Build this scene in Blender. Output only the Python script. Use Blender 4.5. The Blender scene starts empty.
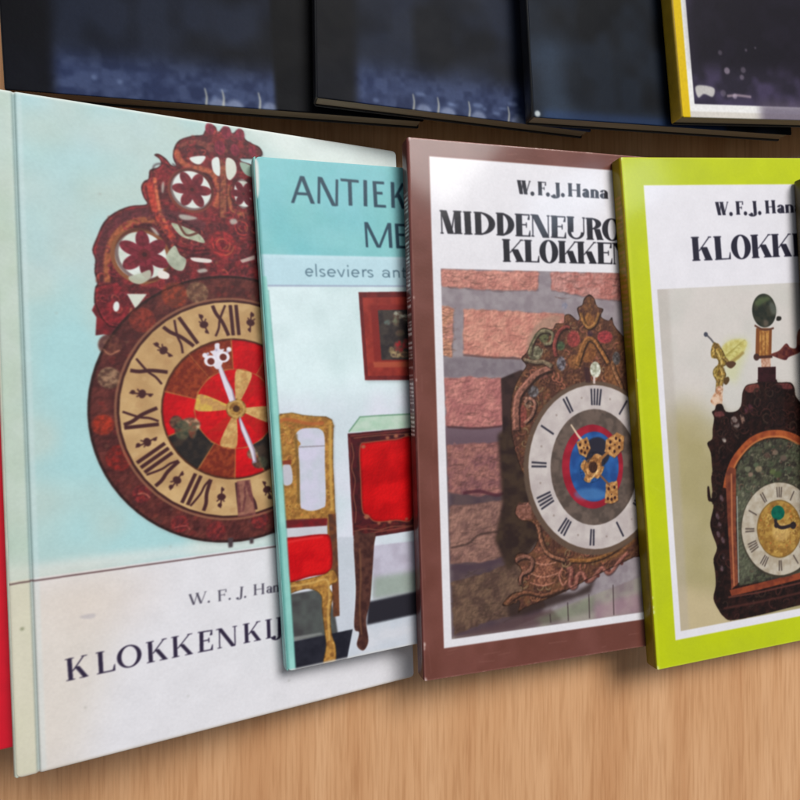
import bpy, bmesh, math, random
import numpy as np
from mathutils import Vector, Euler, Matrix

# ------------------------------------------------------------------ camera, light, exposure
S = bpy.context.scene
COL = S.collection
cam_data = bpy.data.cameras.new('camera')
cam = bpy.data.objects.new('camera', cam_data)
COL.objects.link(cam)
cam_data.sensor_width = 36.0
cam_data.lens = 27.9                    # a phone held just above the books
cam_data.clip_start = 0.01
cam_data.clip_end = 50.0
cam.location = (0.0, 0.0, 0.262)
cam.rotation_euler = (0.0, -math.radians(8.0), 0.0)
S.camera = cam

world = bpy.data.worlds.new('World')
S.world = world
world.use_nodes = True
wb = world.node_tree.nodes['Background']
wb.inputs['Color'].default_value = (0.90, 0.95, 1.0, 1)
wb.inputs['Strength'].default_value = 0.20

def area_lamp(name, loc, target, sx, sy, power, colour):
    d = bpy.data.lights.new(name, 'AREA')
    d.shape = 'RECTANGLE'; d.size = sx; d.size_y = sy
    d.energy = power; d.color = colour
    o = bpy.data.objects.new(name, d)
    COL.objects.link(o)
    o.location = loc
    o.rotation_euler = (Vector(target) - Vector(loc)).to_track_quat('-Z', 'Y').to_euler()
    return o
# daylight from the window beyond the table, up and to the right
area_lamp('window_light', (1.12, 1.89, 2.61), (0.05, 0.0, 0.0), 1.6, 1.2, 124.0, (1.0, 0.985, 0.96))

# a slim pane of sky higher up the same window, mirrored in the glossy covers
area_lamp('sky_pane', (1.04, 0.55, 1.23), (0.10, 0.08, 0.02), 0.12, 0.22, 0.8, (0.62, 0.78, 1.0))

S.view_settings.view_transform = 'Standard'
S.view_settings.look = 'None'
S.view_settings.exposure = 0.0
S.view_settings.gamma = 1.0
S.cycles.max_bounces = 6

# ------------------------------------------------------------------ a small painter for the printed covers
RES = 6.0        # printed dots per millimetre

def value_noise(h, w, cell, seed):
    r = np.random.RandomState(seed)
    gh, gw = int(h / cell) + 3, int(w / cell) + 3
    g = r.rand(gh, gw).astype(np.float32)
    y = np.arange(h, dtype=np.float32) / cell; x = np.arange(w, dtype=np.float32) / cell
    y0 = y.astype(int); x0 = x.astype(int)
    fy = (y - y0)[:, None]; fx = (x - x0)[None, :]
    fy = fy * fy * (3 - 2 * fy); fx = fx * fx * (3 - 2 * fx)
    a = g[y0][:, x0]; b = g[y0][:, x0 + 1]; c = g[y0 + 1][:, x0]; d = g[y0 + 1][:, x0 + 1]
    return (a * (1 - fx) + b * fx) * (1 - fy) + (c * (1 - fx) + d * fx) * fy

def box1(a, r, ax):
    if r < 1: return a
    pad = [(0, 0)] * a.ndim; pad[ax] = (r + 1, r)
    c = np.cumsum(np.pad(a, pad, mode='edge'), axis=ax, dtype=np.float64)
    n = a.shape[ax]; k = 2 * r + 1
    hi = np.take(c, np.arange(k, k + n), axis=ax); lo = np.take(c, np.arange(0, n), axis=ax)
    return ((hi - lo) / k).astype(np.float32)

def soften(a, r):
    for _ in range(2):
        a = box1(box1(a, r, 0), r, 1)
    return a

def curve(pts, closed=True, n=5):
    """Catmull-Rom through the points."""
    m = len(pts); out = []
    rng = range(m) if closed else range(m - 1)
    for i in rng:
        if closed: p0, p1, p2, p3 = pts[i - 1], pts[i], pts[(i + 1) % m], pts[(i + 2) % m]
        else: p0, p1, p2, p3 = pts[max(i - 1, 0)], pts[i], pts[i + 1], pts[min(i + 2, m - 1)]
        for k in range(n):
            t = k / n
            out.append(tuple(0.5 * (2 * p1[j] + (p2[j] - p0[j]) * t + (2 * p0[j] - 5 * p1[j] + 4 * p2[j] - p3[j]) * t * t
                                    + (3 * p1[j] - p0[j] - 3 * p2[j] + p3[j]) * t ** 3) for j in (0, 1)))
    if not closed: out.append(tuple(pts[-1]))
    return out

def oval(cx, cy, rx, ry=None, rot=0.0, n=40, a0=0.0, a1=360.0):
    ry = rx if ry is None else ry
    cr, sr = math.cos(math.radians(rot)), math.sin(math.radians(rot))
    out = []
    for i in range(n + (a1 - a0 < 359.9)):
        a = math.radians(a0 + (a1 - a0) * i / n)
        x, y = rx * math.cos(a), ry * math.sin(a)
        out.append((cx + x * cr - y * sr, cy + x * sr + y * cr))
    return out

def ribbon(pts, w, w1=None):
    """Outline of a stroke along pts, w to w1 wide."""
    w1 = w if w1 is None else w1
    L, R = [], []
    m = len(pts)
    for i, p in enumerate(pts):
        a = pts[max(i - 1, 0)]; b = pts[min(i + 1, m - 1)]
        dx, dy = b[0] - a[0], b[1] - a[1]; l = math.hypot(dx, dy) or 1
        h = 0.5 * (w + (w1 - w) * i / max(m - 1, 1))
        L.append((p[0] - dy / l * h, p[1] + dx / l * h)); R.append((p[0] + dy / l * h, p[1] - dx / l * h))
    return L + R[::-1]

def jag(pts, amp, step, seed):
    """The same outline with a rough edge."""
    rn = random.Random(seed); out = []
    for i, p in enumerate(pts):
        q = pts[(i + 1) % len(pts)]; L = math.hypot(q[0] - p[0], q[1] - p[1]); n = max(1, int(L / step))
        for k in range(n):
            t = k / n; out.append((p[0] + (q[0] - p[0]) * t + rn.uniform(-amp, amp), p[1] + (q[1] - p[1]) * t + rn.uniform(-amp, amp)))
    return out

class Print:
    """A printed sheet, w by h millimetres, (0,0) at its top left; colours are 0..255 as printed."""
    def __init__(self, w, h, base, seed=1):
        self.w, self.h = w, h
        self.W, self.H = int(round(w * RES)), int(round(h * RES))
        self.a = np.empty((self.H, self.W, 3), np.float32); self.a[:] = base
        self.seed = seed; self.cache = {}; self.window = None
    def noise(self, mm, k=0):
        key = (mm, k)
        if key not in self.cache:
            n = value_noise(self.H, self.W, mm * RES, self.seed * 31 + k * 7 + int(mm * 10))
            n2 = value_noise(self.H, self.W, max(mm * RES / 2.2, 1.5), self.seed * 37 + k * 11 + 5)
            self.cache[key] = 0.65 * n + 0.35 * n2
        return self.cache[key]
    def mask(self, loops, blur=0.0):
        xs = [p[0] for l in loops for p in l]; ys = [p[1] for l in loops for p in l]
        b = blur * RES * 2 + 2
        x0 = max(int(min(xs) * RES - b), 0); x1 = min(int(max(xs) * RES + b) + 1, self.W)
        y0 = max(int(min(ys) * RES - b), 0); y1 = min(int(max(ys) * RES + b) + 1, self.H)
        if x1 <= x0 or y1 <= y0: return None
        SS = 3
        gx = x0 + (np.arange((x1 - x0) * SS) + 0.5) / SS
        gy = y0 + (np.arange((y1 - y0) * SS) + 0.5) / SS
        ins = np.zeros((len(gy), len(gx)), bool)
        for l in loops:
            m = len(l)
            for i in range(m):
                ax, ay = l[i][0] * RES, l[i][1] * RES; bx, by = l[(i + 1) % m][0] * RES, l[(i + 1) % m][1] * RES
                if ay == by: continue
                lo, hi = (ay, by) if ay < by else (by, ay)
                r0, r1 = np.searchsorted(gy, lo), np.searchsorted(gy, hi)
                if r1 <= r0: continue
                xi = ax + (gy[r0:r1] - ay) * (bx - ax) / (by - ay)
                ins[r0:r1] ^= gx[None, :] < xi[:, None]
        c = ins.reshape(y1 - y0, SS, x1 - x0, SS).mean(axis=(1, 3)).astype(np.float32)
        if blur > 0: c = soften(c, max(1, int(blur * RES)))
        return c, y0, y1, x0, x1
    def fill(self, loops, col, al=1.0, blur=0.0, col2=None, mm=2.0, k=0, gain=2.2):
        r = self.mask(loops, blur)
        if r is None: return
        c, y0, y1, x0, x1 = r
        if self.window:                     # keep the colour photograph inside its white margin
            wx0, wy0, wx1, wy1 = self.window
            gx = (np.arange(x0, x1) + .5) / RES; gy = (np.arange(y0, y1) + .5) / RES
            c = c * (((gy > wy0) & (gy < wy1))[:, None] & ((gx > wx0) & (gx < wx1))[None, :])
        c = (c * al)[..., None]
        col = np.array(col, np.float32)
        if col2 is not None:
            n = self.noise(mm, k)[y0:y1, x0:x1, None]
            n = np.clip((n - 0.5) * gain + 0.5, 0, 1)
            col = col * (1 - n) + np.array(col2, np.float32) * n
        s = self.a[y0:y1, x0:x1]
        s[:] = s * (1 - c) + col * c
    def poly(self, pts, col, **kw): self.fill([pts], col, **kw)
    def blob(self, pts, col, **kw): self.fill([curve(pts)], col, **kw)
    def disc(self, c, r, col, ry=None, rot=0, **kw): self.fill([oval(c[0], c[1], r, ry, rot)], col, **kw)
    def ring(self, c, r0, r1, col, **kw): self.fill([oval(c[0], c[1], r0, n=72), oval(c[0], c[1], r1, n=72)], col, **kw)
    def line(self, pts, w, col, w1=None, smooth=False, **kw):
        if smooth: pts = curve(pts, closed=False)
        self.fill([ribbon(pts, w, w1)], col, **kw)
    def rect(self, x0, y0, x1, y1, col, **kw): self.fill([[(x0, y0), (x1, y0), (x1, y1), (x0, y1)]], col, **kw)
    def speckle(self, loops, cols, count, smin, smax, seed, al=0.7):
        """Many small irregular daubs inside a region: carving and painted ornament as a camera prints it."""
        rnd = random.Random(seed)
        xs = [p[0] for p in loops[0]]; ys = [p[1] for p in loops[0]]
        r = self.mask(loops)
        if r is None: return
        c, y0, y1, x0, x1 = r
        for _ in range(count):
            x = rnd.uniform(min(xs), max(xs)); y = rnd.uniform(min(ys), max(ys))
            iy, ix = int(y * RES) - y0, int(x * RES) - x0
            if not (0 <= iy < c.shape[0] and 0 <= ix < c.shape[1]) or c[iy, ix] < 0.9: continue
            s = rnd.uniform(smin, smax); a = rnd.uniform(0, 6.28); m = rnd.randint(4, 6)
            pts = [(x + s * rnd.uniform(0.5, 1.2) * math.cos(a + 6.283 * i / m), y + s * rnd.uniform(0.4, 1.0) * math.sin(a + 6.283 * i / m)) for i in range(m)]
            self.fill([curve(pts, n=3)], rnd.choice(cols), al=al * rnd.uniform(0.5, 1.0))
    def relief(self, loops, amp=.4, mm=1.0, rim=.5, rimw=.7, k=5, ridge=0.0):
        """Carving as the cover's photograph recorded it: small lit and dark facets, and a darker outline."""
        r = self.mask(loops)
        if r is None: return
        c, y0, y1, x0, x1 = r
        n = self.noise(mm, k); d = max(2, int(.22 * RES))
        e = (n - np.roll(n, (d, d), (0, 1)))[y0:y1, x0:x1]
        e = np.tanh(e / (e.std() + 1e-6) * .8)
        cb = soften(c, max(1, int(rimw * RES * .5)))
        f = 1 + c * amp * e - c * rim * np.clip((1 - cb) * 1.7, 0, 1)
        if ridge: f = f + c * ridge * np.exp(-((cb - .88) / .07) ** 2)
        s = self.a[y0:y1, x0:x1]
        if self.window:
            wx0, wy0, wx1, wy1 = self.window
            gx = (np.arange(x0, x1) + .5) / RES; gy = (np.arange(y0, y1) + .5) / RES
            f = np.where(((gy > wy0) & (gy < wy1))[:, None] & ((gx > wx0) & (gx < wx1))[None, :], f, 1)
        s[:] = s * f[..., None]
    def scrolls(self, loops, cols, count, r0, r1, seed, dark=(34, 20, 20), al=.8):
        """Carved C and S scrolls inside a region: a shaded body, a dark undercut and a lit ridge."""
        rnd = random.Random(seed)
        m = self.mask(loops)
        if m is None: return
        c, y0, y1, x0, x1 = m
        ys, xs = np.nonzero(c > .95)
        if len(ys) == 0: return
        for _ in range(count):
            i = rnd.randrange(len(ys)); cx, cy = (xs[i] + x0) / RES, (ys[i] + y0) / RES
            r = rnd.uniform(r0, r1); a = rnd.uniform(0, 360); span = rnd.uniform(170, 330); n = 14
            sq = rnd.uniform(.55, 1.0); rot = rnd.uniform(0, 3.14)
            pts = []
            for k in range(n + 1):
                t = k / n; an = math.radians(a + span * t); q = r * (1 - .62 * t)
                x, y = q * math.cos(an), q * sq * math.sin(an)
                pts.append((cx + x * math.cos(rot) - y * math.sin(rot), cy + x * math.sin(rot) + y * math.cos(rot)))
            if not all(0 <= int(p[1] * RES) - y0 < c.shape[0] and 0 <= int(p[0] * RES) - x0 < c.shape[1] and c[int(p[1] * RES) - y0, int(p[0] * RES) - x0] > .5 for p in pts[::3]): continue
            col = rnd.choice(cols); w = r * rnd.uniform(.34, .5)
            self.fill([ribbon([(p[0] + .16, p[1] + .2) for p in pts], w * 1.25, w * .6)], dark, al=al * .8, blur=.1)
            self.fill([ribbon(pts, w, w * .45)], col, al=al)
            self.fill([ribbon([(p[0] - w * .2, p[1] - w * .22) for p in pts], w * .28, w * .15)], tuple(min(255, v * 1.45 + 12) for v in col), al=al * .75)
    def grain(self, amp, mm, k=3):
        self.a *= 1 + amp * (self.noise(mm, k)[..., None] - 0.5)
    def finish(self, name, blur=1):
        a = np.clip(soften(self.a, blur) if blur else self.a, 0, 255) / 255.0
        img = bpy.data.images.new(name, self.W, self.H)
        px = np.ones((self.H, self.W, 4), np.float32)
        px[..., :3] = a[::-1]
        img.pixels.foreach_set(px.ravel())
        img.update(); img.pack()
        return img

# ------------------------------------------------------------------ letters drawn from stems, bars and bowls
def glyph(ch, w, T, t, s, st):
    """Shapes of one letter; baseline 0, cap height 1, width w; T thick, t thin stroke, s serif length, st serif height."""
    out = []
    def rect(x0, y0, x1, y1): out.append([[(x0, y0), (x1, y0), (x1, y1), (x0, y1)]])
    def para(x0, y0, x1, y1, wx): out.append([[(x0, y0), (x0 + wx, y0), (x1 + wx, y1), (x1, y1)]])
    def ser(x0, x1, y, up):
        if s > 0: rect(x0 - s, y, x1 + s, y + st) if up else rect(x0 - s, y - st, x1 + s, y)
    def stem(x, wd, y0=0.0, y1=1.0, bot=True, top=True):
        rect(x, y0, x + wd, y1)
        if bot: ser(x, x + wd, y0, True)
        if top: ser(x, x + wd, y1, False)
    def tick(x, y0, y1): 
        if s > 0: out.append([[(x - t * 2.2, y0), (x, y0), (x, y1), (x - t * .6, y1)]])
    def bowl(cx, cy, rx, ry, tx, ty, a0=0, a1=360):
        o = oval(cx, cy, rx, ry, 0, 28, a0, a1); i = oval(cx, cy, max(rx - tx, .01), max(ry - ty, .01), 0, 28, a0, a1)
        if a1 - a0 > 359: out.append([o, i])
        else: out.append([o + i[::-1]])
    xh = 0.64
    if ch == 'K':
        stem(s, T); x = s + T
        para(x - t * .3, .40, w - s - t * 1.4, 1, t * 1.25)
        para(w - T * 1.15, 0, x + (w - x) * .14, .56, T * 1.12)
        ser(w - s - t * 1.2, w - s, 1, False); ser(w - s - T * 1.1, w - s, 0, True)
    elif ch == 'L':
        stem(s, T); rect(s + T, 0, w, t); tick(w, 0, .30)
    elif ch == 'O': bowl(w / 2, .5, w / 2, .53, T * 1.05, t)
    elif ch in 'EF':
        stem(s, T); rect(s + T, 1 - t, w - .02, 1); tick(w - .02, 1 - t - .2 * (s > 0), 1)
        rect(s + T, .5, w * .78, .5 + t)
        if s > 0: rect(w * .78 - t, .40, w * .78, .63)
        if ch == 'E': rect(s + T, 0, w, t); tick(w, 0, .28)
    elif ch == 'N':
        stem(s, t, bot=True, top=False); para(w - s - t - T * .9, -.02, s * .3, 1, T * 1.15); stem(w - s - t, t, bot=False)
        ser(s * .4, s + t, 1, False)
    elif ch == 'I': stem(w / 2 - T / 2, T)
    elif ch == 'J':
        stem(w - s - T, T, .02, 1, bot=False)
        bowl(w - s - T * 1.0 - .10, .02, T + .10, .20, T, t * 1.2, 180, 360)
        out.append([oval(w - s - T * 1.0 - .20, -.03, T * .52, T * .52, n=14)])
    elif ch == 'H':
        stem(s, T); stem(w - s - T, T); rect(s + T, .5 - t / 2, w - s - T, .5 + t / 2)
    elif ch == 'W':
        q = (w - T) / 4.0
        para(q * .9, 0, 0, 1, T); para(q * .9 + T * .4, 0, q * 2 + t, 1, t * 1.2)
        para(q * 2.8, 0, q * 1.9, 1, T); para(q * 2.8 + T * .4, 0, w - t, 1, t * 1.2)
        ser(s, T, 1, False); ser(q * 1.9 + s * .5, q * 1.9 + T, 1, False); ser(w - t, w, 1, False)
    elif ch == 'M':
        stem(s, t); stem(w - s - T, T); m = w * .47
        para(m - T * .5, 0, s * .6, 1, T); para(m - t * .2, 0, w - s - T, 1, t * 1.1)
    elif ch in 'DPR':
        stem(s, T)
        if ch == 'D': bowl(s + T * .6, .5, w - s - T * .6, .5, T * 1.05, t, -90, 90)
        else:
            bowl(s + T * .8, .74, w * .92 - s - T * .8, .26, T, t, -90, 90)
            if ch == 'R': para(w - T * 1.05, 0, s + T + .08, .5, T * 1.05); ser(w - T * .9, w - s * .4, 0, True)
        rect(s + T * .5, 0 if ch == 'D' else .48, s + T * 1.0, t if ch == 'D' else .48 + t)
    elif ch == 'U':
        stem(s, T, .3, 1, bot=False); stem(w - s - t, t, .3, 1, bot=False)
        bowl(w / 2, .31, w / 2 - s, .33, (T + t) / 2, t * 1.2, 180, 360)
    elif ch == 'A':
        a = w * .46
        para(w - T * 1.05, 0, a, 1, T * 1.05); para(0, 0, a, 1, t * 1.2); rect(w * .2, .30, w * .8, .30 + t)
        ser(t * .3, t, 0, True); ser(w - T, w, 0, True)
    elif ch == 'T':
        rect(w / 2 - T / 2, 0, w / 2 + T / 2, 1); rect(0, 1 - t, w, 1)
    elif ch == '.': out.append([oval(w / 2, .07, max(T * .55, .06), max(T * .55, .06), n=14)])
    elif ch == 'a':
        bowl(w * .45, .20, w * .45, .21, T, t); stem(w - T, T, 0, .44, bot=False, top=False)
        bowl(w * .5, .42, w * .5, .24, T, t, 0, 165); rect(w - T, 0, w + s * .6, t)
    elif ch == 'n':
        stem(s * .5, T, 0, xh, top=False); bowl(w * .5 + s * .3, .38, w * .5 - s * .3, .27, T, t * 1.3, 0, 150); stem(w - T - s * .3, T, 0, .38, top=False)
    elif ch == 'e':
        bowl(w / 2, xh / 2, w / 2, xh / 2 + .02, T, T, 0, 318); rect(T * .5, xh / 2 - T * .4, w - T * .3, xh / 2 + T * .5)
    elif ch == 'l': rect(w / 2 - T / 2, 0, w / 2 + T / 2, 1.05)
    elif ch == 'i': rect(w / 2 - T / 2, 0, w / 2 + T / 2, xh); rect(w / 2 - T / 2, .84, w / 2 + T / 2, 1.0)
    elif ch == 's':
        bowl(w / 2, xh * .75, w * .48, xh * .27, T, T * .9, 20, 265); bowl(w / 2, xh * .25, w * .5, xh * .27, T, T * .9, -160, 92)
    elif ch == 'v': para(w / 2 - T * .6, 0, 0, xh, T); para(w / 2 - T * .4, 0, w - T, xh, T)
    elif ch == 'r': rect(0, 0, T, xh); bowl(w * .75, xh * .55, w * .75 - T * .2, xh * .47, T, T, 60, 170)
    elif ch == 't': rect(w * .4 - T / 2, .04, w * .4 + T / 2, .86); rect(0, xh - T, w, xh); bowl(w * .4 + .14, .1, .14 + T / 2, .11, T, T, 180, 290)
    return out

def letter(P, ch, box, cap, col, font, al=1.0):
    """One letter with its baseline from box[0] to box[1] (mm on the sheet)."""
    (x0, y0), (x1, y1) = box
    L = math.hypot(x1 - x0, y1 - y0); ex, ey = (x1 - x0) / L, (y1 - y0) / L
    for shape in glyph(ch, L / cap, *font):
        P.fill([[(x0 + cap * (gx * ex + gy * ey), y0 + cap * (gx * ey - gy * ex)) for gx, gy in loop] for loop in shape], col, al=al)

BODONI = (0.29, 0.05, 0.05, 0.045)
GARAMOND = (0.18, 0.055, 0.085, 0.04)
FAT = (0.285, 0.055, 0.05, 0.05)
GROTESK = (0.105, 0.09, 0.0, 0.0)
HUMANIST = (0.145, 0.10, 0.0, 0.0)

# ------------------------------------------------------------------ the printed covers
# traced design co-ordinates to millimetres on the sheet
def on_sheet_0(p):
    x, y = p; d = -0.00015740892 * x + 3.6218817e-06 * y + 1
    return ((0.069645744 * x + -0.0026593087 * y + 24.977645) / d, (-0.013020151 * x + 0.082574424 * y + 2.9153728) / d)
def on_sheet_0_l(ps): return [on_sheet_0(p) for p in ps]
def on_sheet_1(p):
    x, y = p; d = -0.0001569995 * x + 3.6124613e-06 * y + 1
    return ((0.069464598 * x + -0.0026523919 * y + 23.002956) / d, (-0.012986286 * x + 0.08235965 * y + 62.206738) / d)
def on_sheet_1_l(ps): return [on_sheet_1(p) for p in ps]
def on_sheet_2(p):
    x, y = p; d = -0.00012862624 * x + 2.9596099e-06 * y + 1
    return ((0.056910815 * x + -0.0021730463 * y + 33.744257) / d, (-0.010639378 * x + 0.067475447 * y + 98.689383) / d)
def on_sheet_2_l(ps): return [on_sheet_2(p) for p in ps]
def on_sheet_3(p):
    x, y = p; d = -0.00011865224 * x + 5.0019949e-06 * y + 1
    return ((0.075269223 * x + -0.0048719276 * y + -0.77010157) / d, (-0.0057300511 * x + 0.076462278 * y + 44.358291) / d)
def on_sheet_3_l(ps): return [on_sheet_3(p) for p in ps]
def on_sheet_4(p):
    x, y = p; d = -0.00011831803 * x + 4.9879054e-06 * y + 1
    return ((0.075057206 * x + -0.0048582045 * y + -3.5114576) / d, (-0.0057139109 * x + 0.076246902 * y + 87.291494) / d)
def on_sheet_4_l(ps): return [on_sheet_4(p) for p in ps]
def on_sheet_5(p):
    x, y = p; d = -0.00012376104 * x + -2.1617541e-07 * y + 1
    return ((0.10862256 * x + -0.0033161211 * y + 5.1561128) / d, (-0.0087158072 * x + 0.10396097 * y + 110.05742) / d)
def on_sheet_5_l(ps): return [on_sheet_5(p) for p in ps]
def on_sheet_6(p):
    x, y = p; d = -8.1305229e-05 * x + -1.4201715e-07 * y + 1
    return ((0.071359953 * x + -0.0021785368 * y + 35.608502) / d, (-0.0057258786 * x + 0.068297505 * y + 56.698521) / d)
def on_sheet_6_l(ps): return [on_sheet_6(p) for p in ps]
def on_sheet_7(p):
    x, y = p; d = -0.00011615677 * x + -2.0289291e-07 * y + 1
    return ((0.10194845 * x + -0.0031123682 * y + 33.993828) / d, (-0.0081802805 * x + 0.097573279 * y + 107.44261) / d)
def on_sheet_7_l(ps): return [on_sheet_7(p) for p in ps]
def on_sheet_8(p):
    x, y = p; d = -0.00037693216 * x + -6.5839349e-07 * y + 1
    return ((0.33082573 * x + -0.010099727 * y + -133.59323) / d, (-0.026545252 * x + 0.31662817 * y + -32.547597) / d)
def on_sheet_8_l(ps): return [on_sheet_8(p) for p in ps]
def on_sheet_9(p):
    x, y = p; d = -5.7383986e-05 * x + -1.3496963e-06 * y + 1
    return ((0.063856625 * x + -0.0045202215 * y + 27.990372) / d, (-0.00029997102 * x + 0.056582608 * y + 50.446259) / d)
def on_sheet_9_l(ps): return [on_sheet_9(p) for p in ps]
def on_sheet_10(p):
    x, y = p; d = -9.404134e-05 * x + -2.2118933e-06 * y + 1
    return ((0.10464875 * x + -0.0074077754 * y + 22.114268) / d, (-0.00049159493 * x + 0.092728034 * y + 124.71052) / d)
def on_sheet_10_l(ps): return [on_sheet_10(p) for p in ps]
def on_sheet_11(p):
    x, y = p; d = -5.7434707e-05 * x + -1.3508893e-06 * y + 1
    return ((0.063913067 * x + -0.0045242168 * y + 25.054917) / d, (-0.00030023616 * x + 0.05663262 * y + 87.545571) / d)
def on_sheet_11_l(ps): return [on_sheet_11(p) for p in ps]
def on_sheet_12(p):
    x, y = p; d = -0.00032324554 * x + -7.6028759e-06 * y + 1
    return ((0.35970609 * x + -0.025462529 * y + -219.37987) / d, (-0.0016897449 * x + 0.31873136 * y + -48.991491) / d)
def on_sheet_12_l(ps): return [on_sheet_12(p) for p in ps]
def numeral(P, text, cx, cy, ang, r0, r1, T, t, col, squash=1.0, wid=None):
    """A Roman numeral standing on the dial ring, feet to the centre."""
    h = r1 - r0; ws = {'I': .26, 'V': .62, 'X': .66}
    tot = sum(ws[c] for c in text) * h * (wid or 0.72); x = -tot / 2
    ca, sa = math.cos(math.radians(ang)), math.sin(math.radians(ang))
    def put(loop): return [(cx + (u * ca + v * sa) * squash, cy + u * sa - v * ca) for u, v in loop]
    for c in text:
        w = ws[c] * h * (wid or 0.72)
        if c == 'I': P.fill([put([(x + w / 2 - T / 2, r0), (x + w / 2 + T / 2, r0), (x + w / 2 + T / 2, r1), (x + w / 2 - T / 2, r1)])], col)
        else:
            if c == 'V':
                a = [((x + w * .45, r0), (x, r1), T), ((x + w * .5, r0), (x + w, r1), t)]
            else:
                a = [((x + w - T / 2, r0), (x, r1), T), ((x, r0), (x + w - t, r1), t)]
            for (xa, ra), (xb, rb), wd in a:
                mid = ((xa + xb) / 2 + .06 * w * (1 if wd == T else -1), (ra + rb) / 2)
                ln = curve([(xa, ra), ((xa * .75 + xb * .25) + .05 * w, ra * .75 + rb * .25), mid, ((xa * .25 + xb * .75) - .05 * w, ra * .25 + rb * .75), (xb, rb)], closed=False, n=3)
                P.fill([put(ribbon(ln, wd))], col)
        x += w

def art_wall_clock_book():
    P = Print(140.6, 216.6, (174, 206, 206), seed=3)
    W, H = P.w, P.h
    P.rect(0, 0, W, 156, (166, 206, 209), col2=(180, 203, 199), mm=22, gain=3)
    P.rect(0, 0, W, 60, (186, 198, 190), al=.35, blur=4, col2=(186, 204, 208), mm=14)
    P.poly([(70, -5), (W + 5, -5), (W + 5, 60), (120, 30)], (222, 228, 226), al=.75, blur=5)  # pale gloss across the upper right, painted into the cover colour
    P.rect(0, 150, W, 154.5, (226, 226, 224), al=.55, blur=1.2)
    P.rect(0, 154.4, W, H, (221, 219, 224))
    P.poly([(0, 154), (36, 154), (26, 190), (18, H), (0, H)], (214, 201, 184), al=.55, blur=6)
    P.poly([(8, 156), (48, 156), (40, 176), (14, 172)], (214, 198, 188), al=.28, blur=5)
    P.rect(0, 0, 6.0, H, (186, 196, 172), al=.55, blur=.5, col2=(200, 205, 190), mm=9)
    P.rect(0, 154.6, 6, H, (212, 205, 180), al=.6)
    P.rect(5.7, -2, 6.8, H + 2, (132, 152, 152), al=.60, blur=.12)
    P.rect(6.9, -2, 8.4, H + 2, (205, 220, 222), al=.35, blur=.3)
    P.line([(-1.2, 155.6), (3.1, 155.3), (6.9, 155.3), (41.2, 155.2), (86.4, 155.1), (145.6, 154)], .5, (92, 66, 68), al=.9)
    P.disc([(3.2, 169.9)][0], .55, (120, 125, 95), al=.7, blur=.15)
    P.blob([(19.3, 169.1), (21.6, 168.7), (23.7, 168.9), (23.7, 170.1), (21.2, 170.1)], (178, 172, 178), al=.6, blur=.2)
    for x, y, r in ((20, 199, .5), (52, 203, .4), (88, 206, .5), (30, 30, .5), (16, 70, .4), (48, 150, .4)):
        P.disc((x, y), r, (150, 150, 140), al=.3, blur=.15)
    # lettering
    ink = (48, 40, 62)
    for ch, b in zip('KLOKKENKIJ', [[(14.9, 189.2), (21.3, 189)], [(23.8, 189), (29.3, 188.9)], [(29.9, 188.7), (37.5, 188.7)], [(39.1, 188.7), (45.8, 188.6)], [(47.1, 188.6), (54.1, 188.6)], [(55.8, 188.6), (60.9, 188.7)], [(62.5, 188.6), (69.5, 188.7)], [(71.7, 188.6), (78.1, 188.6)], [(79.7, 188.6), (82.5, 188.6)], [(82.9, 188.5), (86.3, 188.6)]]):
        letter(P, ch, b, 7.0 if b[0][0] > 60 else 7.2, ink, GARAMOND)
    ink2 = (82, 78, 92)
    for ch, b in zip('W.F.J.Hana', [[(53.5, 171.5), (59.3, 171.4)], [(59.4, 171.6), (60.8, 171.6)], [(63.2, 171.8), (66.4, 171.8)], [(66.7, 171.8), (68, 171.9)], [(70.1, 171.7), (72.1, 171.9)], [(72.3, 172.1), (73.5, 172.1)], [(75.9, 171.8), (80.1, 171.9)], [(80.7, 171.9), (82.8, 172)], [(83.1, 172), (85.6, 172)], [(86, 172), (88.1, 172)]]):
        letter(P, ch, b, 3.9, ink2, GARAMOND)
    # the wall clock: carved crown
    C = [(72.1, 103.2)][0]
    red, dred, brn = (122, 40, 44), (78, 32, 36), (92, 54, 42)
    sil = [(27.4, 62), (28.3, 59.5), (27.5, 56.2), (27.9, 52), (27.1, 48.8), (28.6, 44.5), (30.8, 39.4), (34.3, 35.7), (39.1, 33.1), (43.6, 32.2), (44.6, 31.4), (43.5, 29.6), (42.8, 26.3), (43.9, 24), (45.3, 23), (45.8, 20), (48.3, 18.8), (49.5, 17.3), (49, 15.6), (47.4, 14.6), (48.8, 14), (51.2, 15.4), (52.8, 17.3), (54.5, 17.3), (53.5, 14.6), (54.1, 11), (56, 8.1), (60.3, 6), (63.7, 5.2), (64.6, 3.7), (66.5, 0.8), (68.6, 1.8), (69, 3.9), (71.3, 0.9), (73.3, 1), (74.3, 3.1), (76.6, 0.9), (78.4, 1.6), (78.8, 4.3), (81.5, 5.7), (84.2, 6.7), (85.1, 9.3), (82.2, 11.1), (78.5, 11.6), (77.1, 12.7), (87.5, 20.2), (87.7, 66.8), (37.6, 75.1), (28, 68.6)]
    sil = curve(sil, n=3)
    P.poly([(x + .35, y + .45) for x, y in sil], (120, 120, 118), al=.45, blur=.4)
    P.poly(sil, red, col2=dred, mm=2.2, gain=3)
    P.poly([(27.5, 61.2), (27.8, 65.3), (26.3, 68.8), (27.6, 71.1), (27.1, 77.1), (29.6, 76.7), (32.2, 77.3), (36.5, 74.3), (38.5, 68.7), (39.2, 64.9), (36.5, 62.5), (34.3, 59.2)], (126, 36, 42), col2=(88, 30, 36), mm=2, gain=3)
    P.speckle([sil], [(150, 58, 50), (104, 30, 40), (70, 30, 34), (140, 82, 60)], 520, .35, 1.0, 5, .5)
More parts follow.
